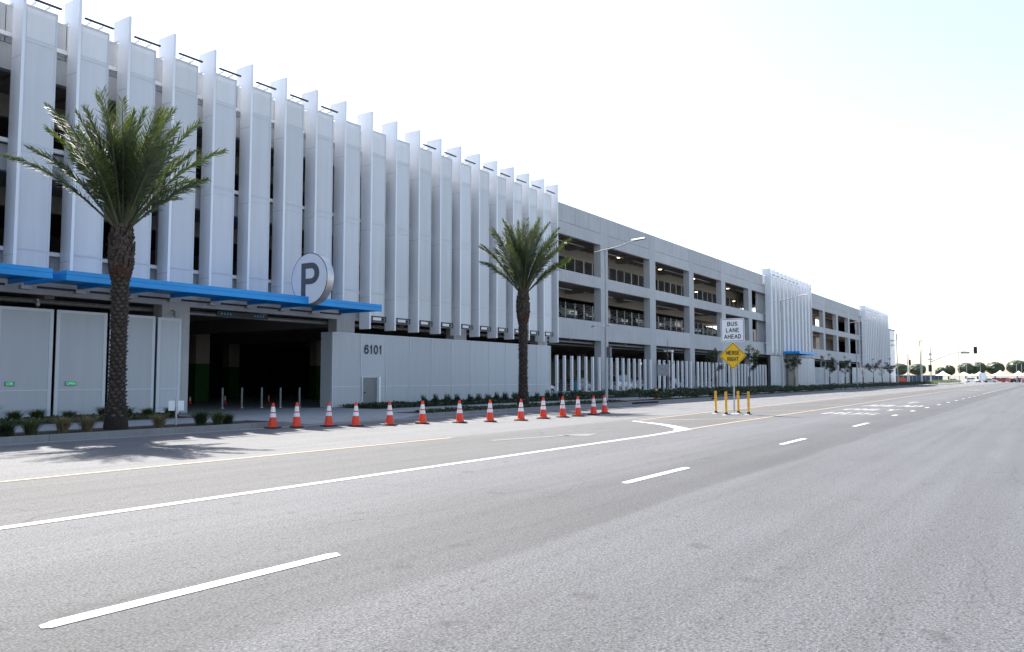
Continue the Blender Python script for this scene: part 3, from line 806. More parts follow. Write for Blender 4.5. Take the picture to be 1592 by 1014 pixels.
stroke_text(m, 'MERGE', (X0-.008, Y0, zd+.12), exs, eys, .56, .19, .030); stroke_text(m, 'RIGHT', (X0-.008, Y0, zd-.15), exs, eys, .48, .19, .030)
m.build('lettering', M['signk'], yd)
dp = [(34.15,12.21),(32.85,11.30),(34.7,11.39),(33.73,10.63)]
dl = ['leftmost yellow marker post, furthest from the camera side of the sign','second yellow marker post, just left of the sign post','third yellow marker post, just right of the sign post','rightmost yellow marker post beside the road sign']
d0 = None
for (x, y), lab in zip(dp, dl):
    if d0 is None:
        d0 = thing('marker_post', lab, 'marker post', (x, y, 0), group='yellow marker posts round the road sign')
        MB().tube([(x,y,.08),(x,y,.98)], .05, 14).build('tube', M['yellowp'], d0, smooth=True)
        MB().tube([(x,y,.03),(x,y,.12)], [.07,.055], 12).box(x+.0, x+.16, y-.12, y-.02, .012, .035).build('foot', M['rubber'], d0)
        MB().tube([(x,y,.0),(x,y,.012)], .17, 16).build('base_disc', M['signwhite'], d0)
        for za, zb_ in ((.70,.78), (.86,.93)): MB().tube([(x,y,za),(x,y,zb_)], .0515, 14).build('reflective_band', M['yellowp'], d0)
    else: dup(d0, (x, y, 0), random.uniform(-.2, .2), lab)

# ------------------------------------------------------------------ lamps
def street_lamp(x, y, label, extras=True, h=8.95, grp='tall grey street lamps along the kerb'):
    T = thing('street_lamp', label, 'street lamp', (x, y, .15), group=grp)
    m = MB(); m.tube([(x,y,.14),(x,y,.5),(x,y,h-1.0)], [.10,.09,.065], 12); m.tube([(x,y,h-1.0),(x,y,h)], .09, 12); m.build('pole', M['lampm'], T, smooth=True)
    MB().tube([(x,y,.135),(x,y,.22)], [.2,.16], 12).build('base', M['kerb'], T)
    pts = [(x, y+.72, h-.02), (x, y, h+.06), (x, y-.7, h+.14), (x, y-1.3, h+.28), (x, y-1.9, h+.44)]
    MB().tube(pts, [.022,.04,.04,.032,.028], 8).build('arm', M['lampm'], T, smooth=True)
    m = MB()
    m.add([(x-.16,y-1.75,h+.40),(x+.16,y-1.75,h+.40),(x+.14,y-2.55,h+.47),(x-.14,y-2.55,h+.47),(x-.10,y-1.7,h+.50),(x+.10,y-1.7,h+.50),(x+.08,y-2.5,h+.55),(x-.08,y-2.5,h+.55)],
          [(0,3,2,1),(4,5,6,7),(0,1,5,4),(1,2,6,5),(2,3,7,6),(3,0,4,7)])
    m.tube([(x,y-1.95,h+.5),(x,y-1.95,h+.6)], .04, 8); m.build('lamp_head', M['lampm'], T)
    if extras:
        MB().box(x-.12, x+.12, y-.30, y-.12, 2.75, 3.35).build('control_box', M['pgrey'], T)
        m = MB(); m.tube([(x,y,4.55),(x,y+.9,4.62)], .025, 6); m.tube([(x,y+.75,4.62),(x,y+.95,4.55)], .06, 8); m.tube([(x,y-.3,4.6),(x,y,4.6)], .03, 6); m.build('camera_arm', M['galv'], T)
    return T
street_lamp(41.2, 21.2, 'nearest tall grey street lamp, behind the last traffic cone')
street_lamp(77.8, 21.2, 'second tall street lamp, in front of the second fin block', False)
street_lamp(113.5, 21.2, 'third tall street lamp, before the third fin block', False)
street_lamp(147.6, 21.2, 'fourth tall street lamp, just right of the garage end', False)
street_lamp(176.7, 21.2, 'fifth tall street lamp, left of the traffic signal', False)
# roof lamps
for i, (x, y, z) in enumerate([(99.6, 40, 17.9), (156.5, 40, 17.8), (178, 40, 17.9), (196, 40, 17.9)][:3]):
    pass
T0 = None
for i, (x, y, z) in enumerate([(100.5, 36, 16.9), (152, 36, 16.4), (174, 36, 16.4)]):
    lab = ['small roof lamp left of the second fin block', 'small roof lamp just right of the second fin block', 'small roof lamp before the third fin block'][i]
    if T0 is None:
        T0 = thing('roof_lamp', lab, 'lamp', (x, y, z), group='small lamps standing on the roof deck')
        MB().tube([(x,y,z-3.9),(x,y,z)], .05, 8).build('pole', M['lampm'], T0)
        MB().box(x-.9, x-.2, y-.2, y+.2, z, z+.1).box(x+.2, x+.9, y-.2, y+.2, z, z+.1).box(x-.2, x+.2, y-.04, y+.04, z, z+.06).build('lamp_head', M['blackm'], T0)
    else: dup(T0, (x, y, z), 0, lab)

# pedestrian lamp, sign back, hydrant, utility bits
T = thing('path_lamp', 'slim white path lamp with a short arm behind the grey sign back', 'lamp', (61.5, 25.6, .15))
MB().tube([(61.5,25.6,.15),(61.5,25.6,3.75)], .075, 10).build('pole', M['rail'], T); MB().box(61.2, 61.6, 25.5, 26.2, 3.72, 3.82).build('lamp_head', M['rail'], T)
T = thing('sign_board', 'square grey sign seen from its back on a thin post in the hedge', 'sign', (51.8, 22.2, .14))
MB().tube([(51.8,22.2,.14),(51.8,22.2,2.55)], .03, 8).build('post', M['galv'], T)
MB().box(51.74, 51.76, 21.75, 22.65, 1.72, 2.5).build('board', M['galv'], T, bevel=.02)
MB().box(51.70, 51.735, 22.15, 22.25, 1.8, 2.4).build('rail', M['galv'], T)
T = thing('fire_hydrant', 'yellow fire hydrant sticking out of the hedge', 'fire hydrant', (49.6, 22.0, .14))
m = MB(); hx, hy = 50.0, 22.0
m.tube([(hx,hy,.14),(hx,hy,.2),(hx,hy,.22),(hx,hy,.62),(hx,hy,.72),(hx,hy,.80),(hx,hy,.85)], [.17,.17,.12,.12,.14,.09,.04], 14)
m.build('barrel', M['hydr'], T, smooth=True)
MB().tube([(hx-.22,hy,.55),(hx+.22,hy,.55)], .06, 10).tube([(hx,hy-.22,.5),(hx,hy,.5)], .08, 10).build('nozzle', M['hydr'], T)
T = thing('small_sign', 'low post with two small white boards in the kerb planter near the entrance', 'sign', (14.37, 21.9, .14))
sx, sy = 14.37, 21.9
MB().tube([(sx,sy,.14),(sx,sy,.92)], .03, 8).build('post', M['galv'], T)
dx = Vector((math.cos(R(-30)), math.sin(R(-30)), 0))
for s in (-1, 1):
    c = Vector((sx, sy, .72)) + dx*s*.13
    m = MB(); a = dx*.085
    m.poly([c-a-Vector((0,0,.15)), c+a-Vector((0,0,.15)), c+a+Vector((0,0,.15)), c-a+Vector((0,0,.15))], (0,1,0), .012); m.build('board', M['signwhite'], T)
T = thing('waste_drum', 'teal plastic drum behind the slats of the first open bay', 'drum', (53.6, 30.2, .14))
MB().tube([(53.6,30.2,.14),(53.6,30.2,1.25)], .32, 16).build('barrel', M['teal'], T, smooth=True); MB().tube([(53.6,30.2,1.25),(53.6,30.2,1.3)], .34, 16).build('lid', M['teal'], T)
# green glowing OPEN boards behind the screens
for i, (x, lab) in enumerate([(14.45, 'small green glowing OPEN board behind the second mesh screen'), (12.48, 'small green glowing board at the left edge of the photo')]):
    T = thing('led_sign', lab, 'sign', (x, 28.2, 1.3), group='green lit boards at the mesh screens')
    w = .34 if i == 0 else .24
    MB().box(x-w/2-.02, x+w/2+.02, 28.215, 28.236, 1.29, 1.43).build('case', M['doorg'], T)
    m = MB(); put_text(m, 'OPEN' if i == 0 else 'OR', (x, 28.212, 1.36), (1,0,0), (0,0,1), w-.02, .10, .01); m.build('lettering', M['led'], T)
# entrance bollards
bl = [(22.2,33.1),(23.3,31.8),(23.9,31.2),(24.5,30.5),(25.1,29.8),(25.6,29.25)]
bl = [(21.9,32.8),(23.35,32.0),(24.2,31.7),(24.95,31.2),(25.65,30.7),(26.3,30.1)]
b0_ = None
for i, (x, y) in enumerate(bl):
    lab = 'slim pale bollard inside the dark garage entrance, %s from the left' % ordn[i+1]
    if b0_ is None:
        b0_ = thing('bollard', lab, 'bollard', (x, y, .14), group='bollards across the garage entrance')
        MB().tube([(x,y,.14),(x,y,1.1)], .045, 10).build('tube', M['bollm'], b0_); MB().tube([(x,y,.14),(x,y,.17)], .1, 12).build('foot', M['galv'], b0_)
    else: dup(b0_, (x, y, .14), 0, lab)
ic = [(26.0, 38.4, 'small traffic cone in the dark entrance, behind the second bollard'), (27.9, 38.0, 'small traffic cone in the dark entrance, behind the third bollard'), (30.5, 37.5, 'small traffic cone in the dark entrance, before the last bollard')]
for x, y, lab in ic:
    c = dup(c0, (x, y, .142), .3, lab); c['group'] = 'small cones in the garage entrance'; c.scale = (.6, .6, .6)

# ------------------------------------------------------------------ palms
def palm(x, y, label, seed, nf=56, spread=1.0, bases=None):
    rnd = random.Random(seed); z0 = .135
    T = thing('palm_tree', label, 'palm tree', (x, y, z0), group='date palms at the kerb')
    H = 4.45
    def rad(z):
        if z < .25: return .34
        if z < 1.0: return .34 - (z-.25)/.75*.10
        if z < 4.2: return .225 + .01*math.sin(z*2)
        if z < 4.75: return .235 + (z-4.2)/.55*.09
        if z < 5.35: return .325
        return .325 - (z-5.35)/.55*.12
    zs = [z0 + .12*i for i in range(48)]
    zs = [z for z in zs if z < 5.85]
    m = MB(); m.tube([(x,y,z) for z in zs], [rad(z)*.93 for z in zs], 18)
    tr = m.build('trunk', M['bark'], T)
    m = MB(); z = .5; row = 0
    while z < 4.5:
        r_ = rad(z)*.88; n = 8
        for k in range(n):
            a = 2*math.pi*(k + (row % 2)*.5 + row*.11)/n + rnd.uniform(-.05,.05); hw = math.pi/n*1.05
            pr_ = rnd.uniform(.035, .085)*(.6 if rnd.random()<.2 else 1) ; zz = z + rnd.uniform(-.015,.015); hh = .058
            P = lambda an, rr, zq: (x+rr*math.cos(an), y+rr*math.sin(an), zq)
            m.add([P(a-hw,r_,zz), P(a,r_,zz-hh), P(a+hw,r_,zz), P(a,r_+.01,zz+hh), P(a-hw*.55,r_+pr_,zz+hh*.75), P(a+hw*.55,r_+pr_,zz+hh*.75)],
                  [(0,1,4),(1,5,4),(1,2,5),(0,4,3),(4,5,3),(5,2,3)])
        z += .105; row += 1
    m.build('leaf_scars', M['barkhi'], tr)
    m = MB()
    for i in range(520):   # rough fibrous cut leaf bases of the swelling under the crown
        zz = rnd.uniform(4.5, 5.95); a = rnd.uniform(0, 2*math.pi); r_ = rad(zz)*.9; l = rnd.uniform(.06,.13); w = rnd.uniform(.03,.055)
        d = Vector((math.cos(a), math.sin(a), 0)); t = Vector((-math.sin(a), math.cos(a), 0)); c = Vector((x,y,zz)) + d*r_
        m.add([c-t*w-Vector((0,0,.04)), c+t*w-Vector((0,0,.04)), c+d*l*.62+t*w*.6+Vector((0,0,l)), c+d*l*.62-t*w*.6+Vector((0,0,l)), c+d*l*.3+Vector((0,0,l*1.1))], [(0,1,2,3),(3,2,4),(0,3,4),(1,4,2)])
    m.build('cut_leaf_bases', M['barkhi'], tr)
    m = MB()
    for i in range(120):
        zz = rnd.uniform(4.3, 4.62); a = rnd.uniform(0, 2*math.pi); r_ = rad(zz)*.95; w = rnd.uniform(.03,.05)
        d = Vector((math.cos(a), math.sin(a), 0)); t = Vector((-math.sin(a), math.cos(a), 0)); c = Vector((x,y,zz)) + d*r_
        m.add([c-t*w, c+t*w, c+d*.05+t*w*.5+Vector((0,0,.1)), c+d*.05-t*w*.5+Vector((0,0,.1))], [(0,1,2,3)])
    m.build('red_fibre', M['barkred'], tr)
    green, young, tips, pet = MB(), MB(), MB(), MB()
    base = Vector((x, y, 5.75))
    for i in range(nf):
        u = i/(nf-1)                       # 0 outermost, 1 centre
        az = i*2.39996 + rnd.uniform(-.3,.3) + seed
        el = R(45 + 43*u**.8 + rnd.uniform(-5,5)); L_ = (3.05 + .75*u**.6 + rnd.uniform(-.6,.2))*spread
        if u > .93: L_ *= .85
        droop = R(rnd.uniform(18, 42)*(1-.3*u))
        NS = 26; pts = []; p = base + Vector((math.cos(az), math.sin(az), 0))*.16*(1-u); side_sw = rnd.uniform(-.12,.12)
        for k in range(NS+1):
            t = k/NS; e = el - droop*(t**1.9)*1.0; a_ = az + side_sw*t
            pts.append(p.copy()); p = p + Vector((math.cos(a_)*math.cos(e), math.sin(a_)*math.cos(e), math.sin(e)))*(L_/NS)
        pet.tube(pts, [.034*(1-k/NS)**.8+.004 for k in range(NS+1)], 5, False)
        yg = rnd.random() < .10 or (u > .9)
        npair = 88
        for k in range(npair):
            t = .20 + .80*k/(npair-1); f = t*NS; i0 = min(NS-1, int(f)); q = pts[i0].lerp(pts[i0+1], f-i0)
            d = (pts[i0+1]-pts[i0]).normalized(); sd = d.cross(Vector((0,0,1)))
            if sd.length < .05: sd = Vector((-math.sin(az), math.cos(az), 0))
            sd.normalize(); upv = sd.cross(d).normalized()
            ln = (.60*math.sin(min(1, (t-.14)/.45)*math.pi/2)*(1-.62*max(0,(t-.55)/.45)**1.4))*spread*rnd.uniform(.85,1.1)
            for s in (-1, 1):
                fw_ = rnd.uniform(.75,1.15) + t*.75; lift = rnd.uniform(-.5,1.0)
                v = (sd*s*1.15 + d*fw_*.92 + upv*lift).normalized()
                w = d.cross(v); w = (w.normalized()*.3 + d*.2).normalized()*.019
                tip_ = q + v*ln + Vector((0,0,-(.05+.32*(1-u))*ln*rnd.random()))
                mid = q + v*ln*.45
                tgt = young if (yg and t > .3) else green
                tgt.add([q, mid-w, tip_, mid+w], [(0,1,2,3)])
    cr = green.build('crown', M['palm'], T); young.build('young_fronds', M['palmy'], cr); pet.build('frond_stalks', M['petiole'], cr)
    # soil mound
    return T
palm(12.33, 21.6, 'large date palm with a scaly brown trunk in the planter left of the entrance', 3, 44, 1.0)
palm(33.05, 21.6, 'smaller looking date palm with a scaly trunk behind the middle of the cone row', 11, 46, 1.02)

# ------------------------------------------------------------------ planting
def leafball(mb, c, r_, n, sz, rnd, flat=1.0):
    for i in range(n):
        d = Vector((rnd.gauss(0,1), rnd.gauss(0,1), rnd.gauss(0,1))).normalized()
        p = Vector(c) + Vector((d.x*r_, d.y*r_, d.z*r_*flat))*rnd.uniform(.35,1.08)
        a = Vector((rnd.gauss(0,1), rnd.gauss(0,1), rnd.gauss(0,1))).normalized(); b_ = a.cross(d)
        if b_.length < .1: continue
        b_ = b_.normalized()*sz*.5; a = a*sz
        mb.add([p-a*.5, p+b_*.6, p+a*.5, p-b_*.6], [(0,1,2,3)])
def shrub(x, y, lab, r_=.2, h=.42, seed=0, group='round shrubs at the foot of the white screens'):
    rnd = random.Random(seed); T = thing('shrub', lab, 'shrub', (x, y, .15), group=group)
    m = MB()
    for k in range(5): leafball(m, (x+rnd.uniform(-.09,.09), y+rnd.uniform(-.09,.09), .15+h*rnd.uniform(.45,.75)), r_*rnd.uniform(.7,1), 90, .075, rnd)
    for k in range(26):
        a = rnd.uniform(0,6.28); t = Vector((x+math.cos(a)*r_*rnd.uniform(.2,1), y+math.sin(a)*r_*rnd.uniform(.2,1), .15+h*rnd.uniform(1.0,1.35)))
        m.add([Vector((x,y,.2)), t+Vector((.012,0,0)), t, t+Vector((-.012,0,0))], [(0,1,2,3)])
    m.build('foliage', M['leaf'], T)
    m = MB()
    for k in range(5):
        a = rnd.uniform(0,6.28); m.tube([(x,y,.14),(x+math.cos(a)*.1,y+math.sin(a)*.1,.14+h*.6)], .01, 4)
    m.build('stem', M['twig'], T)
sx_ = [30.6, 31.5, 32.5, 33.4, 34.4, 35.4, 36.2, 37.1, 38.0, 39.0, 39.9, 41.3, 42.4, 43.3, 44.2, 45.5]
for i, x in enumerate(sx_):
    shrub(x, 26.0+random.uniform(-.1,.1), 'round dark green shrub below the screens, %s from the left' % ordn[i+1], random.uniform(.17,.24), random.uniform(.42,.56), 50+i)
def tuft(x, y, lab, mat, h, n, seed, group, spread=.5):
    rnd = random.Random(seed); T = thing('grass_tuft', lab, 'grass tuft', (x, y, .14), group=group)
    for part, nn, hh in (('blades', n, h), ('inner_blades', n//2, h*.75)):
        m = MB()
        for i in range(nn):
            a = rnd.uniform(0,6.28); l = hh*rnd.uniform(.6,1.1); s = rnd.uniform(.1,spread); bx_, by_ = x+rnd.gauss(0,.05), y+rnd.gauss(0,.05)
            p0 = Vector((bx_,by_,.13)); p1 = p0+Vector((math.cos(a)*l*s*.4, math.sin(a)*l*s*.4, l*.65)); p2 = p0+Vector((math.cos(a)*l*s*1.1, math.sin(a)*l*s*1.1, l*.95))
            w = Vector((-math.sin(a), math.cos(a), 0))*.009
            m.add([p0-w, p0+w, p1+w*.8, p1-w*.8, p2], [(0,1,2,3),(3,2,4)])
        m.build(part, mat, T)
gi = [9.3, 10.4, 11.2, 12.0, 12.8, 13.6, 14.8, 15.6, 16.4, 17.2]
for i, x in enumerate(gi): tuft(x, 26.7+random.uniform(-.3,.3), 'green grass tuft against the left mesh screens, %s from the left' % ordn[i+1], M['grass'], random.uniform(.38,.62), 420, 100+i, 'grass tufts at the foot of the left screens', 1.1)
go = [(8.9,'grass'),(9.3,'leaf'),(9.9,'grass'),(10.75,'straw'),(11.4,'straw'),(13.55,'straw'),(14.75,'leaf'),(15.3,'grass'),(15.8,'leaf')]
for i, (x, mt) in enumerate(go): tuft(x, 21.3+random.uniform(-.2,.2), '%s grass tuft in the kerb planter, %s from the left' % ({'grass':'green','leaf':'dark green','straw':'dry straw coloured'}[mt], ordn[i+1]), M[mt], random.uniform(.34,.52), 240, 130+i, 'grass tufts in the kerb planter', 1.3)
# low ground cover, uncountable
def cover(name, x0, x1, y0, y1, h, n, lab, seed, mat='leaf'):
    rnd = random.Random(seed); m = MB()
    for i in range(n):
        x = rnd.uniform(x0,x1); y = rnd.uniform(y0,y1); hh = h*(.75+.3*math.sin(x*1.7)*math.sin(y*2.3+x*.4))*rnd.uniform(.4,1.1); z = .13+hh
        a = Vector((rnd.gauss(0,1), rnd.gauss(0,1), rnd.gauss(0,.8))).normalized()*rnd.uniform(.05,.12); b_ = a.cross(Vector((rnd.gauss(0,1),rnd.gauss(0,1),rnd.gauss(0,1)))).normalized()*a.length*.4
        p = Vector((x,y,z)); m.add([p-a, p+b_, p+a, p-b_], [(0,1,2,3)])
    o = m.build(name, M[mat]); tag(o, lab, 'ground cover', kind='stuff')
cover('ground_cover', 47.5, 100, 20.75, 22.2, .62, 26000, 'dense dark green ground cover behind the kerb beyond the storm drain', 1)
cover('ground_cover', 100, 195, 20.75, 22.2, .75, 16000, 'far strip of dark green ground cover along the kerb', 2)
cover('ground_cover', 27, 47.2, 25.5, 28.1, .22, 9000, 'low green ground cover under the round shrubs', 3)
cover('ground_cover', 47.2, 98, 25.5, 28.2, .55, 16000, 'green ground cover at the foot of the slat fences', 4)
cover('ground_cover', 25.2, 43, 20.8, 22.1, .14, 2600, 'sparse low green plants in the planter behind the cones', 5)
cover('ground_cover', 4, 17.4, 26.2, 28.0, .16, 5000, 'low grass along the foot of the left screens', 6, 'grass')

def street_tree(x, y, h, lab, seed, dens=1.0, cw=.9):
    rnd = random.Random(seed); T = thing('street_tree', lab, 'tree', (x, y, .14), group='young street trees along the kerb')
    m = MB(); m.tube([(x,y,.13),(x+.03,y,h*.45),(x,y+.05,h*.75),(x,y,h*.95)], [.045,.035,.025,.01], 8)
    tips_ = []
    for k in range(9):
        a = rnd.uniform(0,6.28); zb = h*rnd.uniform(.42,.7); l = cw*rnd.uniform(.5,1.05)
        p1 = (x+math.cos(a)*l*.5, y+math.sin(a)*l*.5, zb+l*.55); p2 = (x+math.cos(a)*l, y+math.sin(a)*l, zb+l*rnd.uniform(.7,1.3))
        m.tube([(x,y,zb), p1, p2], [.018,.012,.005], 5); tips_ += [p1, p2]
        for q in range(2):
            a2 = a+rnd.uniform(-.8,.8); p3 = (p1[0]+math.cos(a2)*l*.5, p1[1]+math.sin(a2)*l*.5, p1[2]+l*.45); m.tube([p1, p3], [.008,.004], 4); tips_.append(p3)
    tips_ += [(x,y,h*.95),(x,y+.05,h*.75)]
    m.build('trunk', M['twig'], T)
    # stakes
    st = MB(); 
    for s in (-1, 1): st.tube([(x+s*.3,y,.13),(x+s*.3,y,1.7)], .025, 6)
    st.box(x-.3, x+.3, y-.01, y+.01, 1.5, 1.54); st.build('stake', M['twig'], T)
    if dens > 0:
        m = MB()
        for p in tips_:
            leafball(m, p, .26*rnd.uniform(.7,1.2), int(46*dens), .10, rnd, .9)
        m.build('crown', M['tleaf'], T)
tl = [(54.5,4.7,'bare thin young tree with no leaves behind the path lamp',0,.7),(61.6,4.0,'leafy young street tree left of the road sign',1.1,.8),(70.2,4.6,'dense young street tree just right of the road sign',1.5,1.0),
      (85.2,4.2,'young street tree in front of the small blue canopy',1.3,.9),(101.2,4.6,'young street tree right of the small blue canopy',1.2,1.0),(110,4.5,'young street tree left of the third street lamp',1.0,1.0),
      (122,3.6,'bare young tree right of the third street lamp',.0,.6),(130,4.6,'young street tree in front of the third fin block',1.0,1.0),(137.5,3.8,'bare young tree before the third fin block',.1,.7),(145,5.0,'last young street tree at the garage end',1.2,1.1)]
for i, (x, h, lab, dn, cw) in enumerate(tl): street_tree(x, 22.0 if i else 23.0, h, lab, 300+i, dn, cw)

# ------------------------------------------------------------------ far end: signals, trees, tents
def far_pole(x, y, h, lab, r_=.09, head=False):
    T = thing('utility_pole', lab, 'pole', (x, y, 0), group='thin poles beyond the crossing')
    MB().tube([(x,y,0),(x,y,h)], [r_, r_*.7], 8).build('shaft', M['lampm'], T)
    MB().tube([(x,y,0),(x,y,.25)], r_*2, 8).build('base', M['kerb'], T)
    if head:
        o = MB().box(x-.4, x-.1, y-.75, y-.35, h-3.9, h-2.6).build('signal_head', M['blackm'], T)
        MB().tube([(x,y,h-3.2),(x-.2,y-.5,h-3.2)], .04, 6).build('bracket', M['blackm'], T)
SG = thing('traffic_signal', 'traffic signal on a long curved mast arm reaching over the road', 'traffic light', (213.2, 23.3, 0))
px_, py_ = 213.2, 23.4
MB().tube([(px_,py_,0),(px_,py_,10.6)], [.16,.10], 10).build('pole', M['galv'], SG)
MB().tube([(px_,py_,5.4),(px_-.2,py_-1.5,6.1),(px_-.4,py_-4,7.1),(px_-.6,py_-6.5,7.7),(px_-.7,py_-9.2,7.95)], [.12,.11,.09,.07,.06], 8).build('mast_arm', M['galv'], SG)
def sighead(x, y, z, lab=None):
    o = MB().box(x-.15, x+.15, y-.22, y+.22, z-.65, z+.65).build('signal_head', M['blackm'], SG)
    MB().box(x+.0, x+.02, y-.36, y+.36, z-.8, z+.8).build('backplate', M['blackm'], o)
    for k in range(3): MB().tube([(x-.28,y,z+.42-.42*k),(x-.15,y,z+.42-.42*k)], .15, 10).build('visor', M['blackm'], o)
sighead(px_-.9, py_-9.4, 8.0); sighead(px_-.3, py_+.1, 3.9)
MB().box(px_-.62, px_-.6, py_-8.2, py_-6.4, 7.25, 7.6).build('street_name_board', M['pgrey'], SG)
MB().box(px_-.3, px_-.1, py_-.3, py_+.3, 6.9, 7.5).box(px_-.3, px_-.1, py_-.5, py_+.5, 5.9, 6.2).build('camera', M['galv'], SG)
far_pole(205, 27.3, 8.4, 'grey pole with a black signal head at the left kerb corner', .10, True)
far_pole(210.4, 27.7, 7.3, 'plain grey pole just right of the left signal pole', .10)
far_pole(255, 30.5, 9.2, 'thin pole left of the big traffic signal', .08)
far_pole(300, 22.5, 9.0, 'thin grey pole right of the traffic signal', .09)
far_pole(320, 19.8, 12.5, 'tall thin pole over the third far tree', .08)
far_pole(330, 9.5, 6.6, 'left one of the two pale poles in front of the round trees', .12)
far_pole(330, 8.0, 6.6, 'right one of the two pale poles in front of the round trees', .12)
street_lamp(216, 25.6, 'sixth street lamp with a sign box, beyond the crossing', False, 11.0, 'street lamps beyond the crossing')
street_lamp(262, 21.5, 'seventh street lamp, far beyond the crossing', False, 12.5, 'street lamps beyond the crossing')
# corner planting and island
m = MB(); m.box(187, 197, 20.6, 28, 0, .16); struct('corner_pavement', m, M['walk'])
cover('ground_cover', 198, 201, 20.7, 30, .5, 2500, 'green planting at the garage corner', 9, 'grass')
m = MB(); m.box(228, 262, 20.5, 26, 0, .15); struct('far_kerb', m, M['kerb'])
cover('ground_cover', 228, 262, 21, 26, .9, 9000, 'green bank beyond the crossing', 10, 'grass')

def far_tree(x, y, h, w, lab, seed):
    rnd = random.Random(seed); T = thing('round_tree', lab, 'tree', (x, y, 0), group='round clipped trees beyond the crossing')
    tr = MB().tube([(x,y,0),(x,y+.1,h*.3),(x,y,h*.55)], [.35,.28,.2], 8)
    for k in range(5):
        a = k*1.26; tr.tube([(x,y,h*.32),(x+math.cos(a)*w*.25,y+math.sin(a)*w*.25,h*.62)], [.15,.07], 6)
    tr.build('trunk', M['twig'], T)
    m = MB(); cz = h*.62
    for k in range(60):
        a = rnd.uniform(0,6.28); rr = w*.5*math.sqrt(rnd.random())*.76; zz = cz + (h*.27)*math.sqrt(max(0,1-(rr/(w*.44))**2))*rnd.uniform(-.8,.95)
        leafball(m, (x+math.cos(a)*rr, y+math.sin(a)*rr, zz), w*.095*rnd.uniform(.85,1.15), 85, .30, rnd, .85)
    m.ball((x, y, h*.62), w*.44, w*.44, h*.29, 16, 10, .06)
    m.build('crown', M['fleaf'], T)
ft = [(362.9,51.5,8.4,9.0,'leftmost round tree, partly behind the garage end'),(367,45.2,8.2,9.0,'second round tree from the left beyond the blue fence'),(371.5,37.0,6.6,6.0,'small round tree behind the traffic signal pole'),
 (375.0,34.6,7.6,6.8,'round tree just right of the traffic signal pole'),(378,28.6,8.6,8.2,'round tree under the signal mast arm end'),(381.2,24.6,8.9,8.8,'round tree left of the two pale poles'),
 (385,18.6,9.1,9.4,'round tree behind the white tents in the middle'),(389.5,11.0,9.8,10.5,'largest round tree near the right edge'),(393.5,3.0,9.0,9.5,'round tree cut by the right edge')]
# spread them by angle as they stand in the street
for i, (x, y, h, w, lab) in enumerate(ft): far_tree(x, y, h, w*.84, lab, 500+i)
def tent(x, y, w, h, lab):
    T = thing('event_tent', lab, 'tent', (x, y, 0), group='white event tents beyond the crossing')
    m = MB(); a = w/2; e = 2.6
    vs = [(x-a,y-a,e),(x+a,y-a,e),(x+a,y+a,e),(x-a,y+a,e)]; mid = [(x-a*.45,y-a*.45,e+(h-e)*.4),(x+a*.45,y-a*.45,e+(h-e)*.4),(x+a*.45,y+a*.45,e+(h-e)*.4),(x-a*.45,y+a*.45,e+(h-e)*.4)]
    m.add(vs+mid+[(x,y,h)]+[(p[0],p[1],e-.35) for p in vs], [(0,1,5,4),(1,2,6,5),(2,3,7,6),(3,0,4,7),(4,5,8),(5,6,8),(6,7,8),(7,4,8),(0,9,10,1),(1,10,11,2),(2,11,12,3),(3,12,9,0)])
    m.build('canvas', M['tent'], T)
    for sx in (-1,1):
        for sy in (-1,1): MB().tube([(x+sx*a*.97,y+sy*a*.97,0),(x+sx*a*.97,y+sy*a*.97,e)], .05, 6).build('leg', M['rail'], T)
tt = [(345,33.8,5,4.3,'leftmost small white tent beside the signal pole'),(347,27.0,6,3.9,'low white tent under the mast arm'),(350,22.0,5,4.0,'white tent left of the pale poles'),(352,15.4,6,4.5,'white peaked tent right of the pale poles'),
      (353,9.6,5,4.3,'white tent in front of the middle trees'),(354,5.2,6,4.9,'high white peaked tent between the two right trees'),(356,-1.0,7,4.9,'white tent at the right edge')]
for a in tt: tent(*a)
# screened fence on the left, vehicles, barriers
T = thing('screened_fence', 'dark blue screened site fence left of the traffic signal', 'fence', (300, 40, 0))
for k in range(12):
    x0, y0 = 296+k*1.6, 43.5-k*1.15
    MB().tube([(x0,y0,0),(x0,y0,2.7)], .04, 6).build('post', M['galv'], T)
m = MB(); m.poly([(296,43.5,.1),(296+17.6,43.5-12.65,.1),(296+17.6,43.5-12.65,2.5),(296,43.5,2.5)], (.1,.1,0), .3); m.build('screen', M['fscreen'], T)
fc = [(338,23.5,'suv','carwhite'),(340,18.0,'sedan','carwhite'),(342,15.5,'suv','carred'),(343,12.8,'suv','carblue'),(341,10.6,'sedan','carblack'),(344,8.8,'suv','carred'),(343,6.3,'sedan','carwhite'),(345,3.2,'suv','carblack'),(344,1.0,'sedan','cargrey'),(338,29.5,'sedan','carwhite')]
fw_ = ['under the mast arm','left of the pale poles','red, nearest the pale poles','beside the red wagon','below the middle tents','parked before the white tents','between the middle tents','before the high peaked tent','near the right edge','beside the signal pole']
for (x, y, kd, pt), w in zip(fc, fw_):
    car(kd, pt, 'far %s car %s beyond the crossing' % (cn[pt], w.replace('red, ', '')), (x, y, .0), HP+random.uniform(-.3,.3), 'cars parked beyond the crossing')
T = thing('box_truck', 'white box trailer standing left of the red vehicles beyond the crossing', 'truck', (336, 20.2, 0))
MB().box(334.5, 340, 19.2, 21.4, .7, 3.4).build('box', M['tent'], T); MB().box(340, 341.6, 19.3, 21.3, .6, 2.4).build('cab', M['carwhite'], T)
for x in (335.5, 340.8):
    for y in (19.3, 21.1): MB().tube([(x,y,.45),(x,y+.25,.45)], .45, 12).build('wheel', M['tyre'], T)
b1 = None
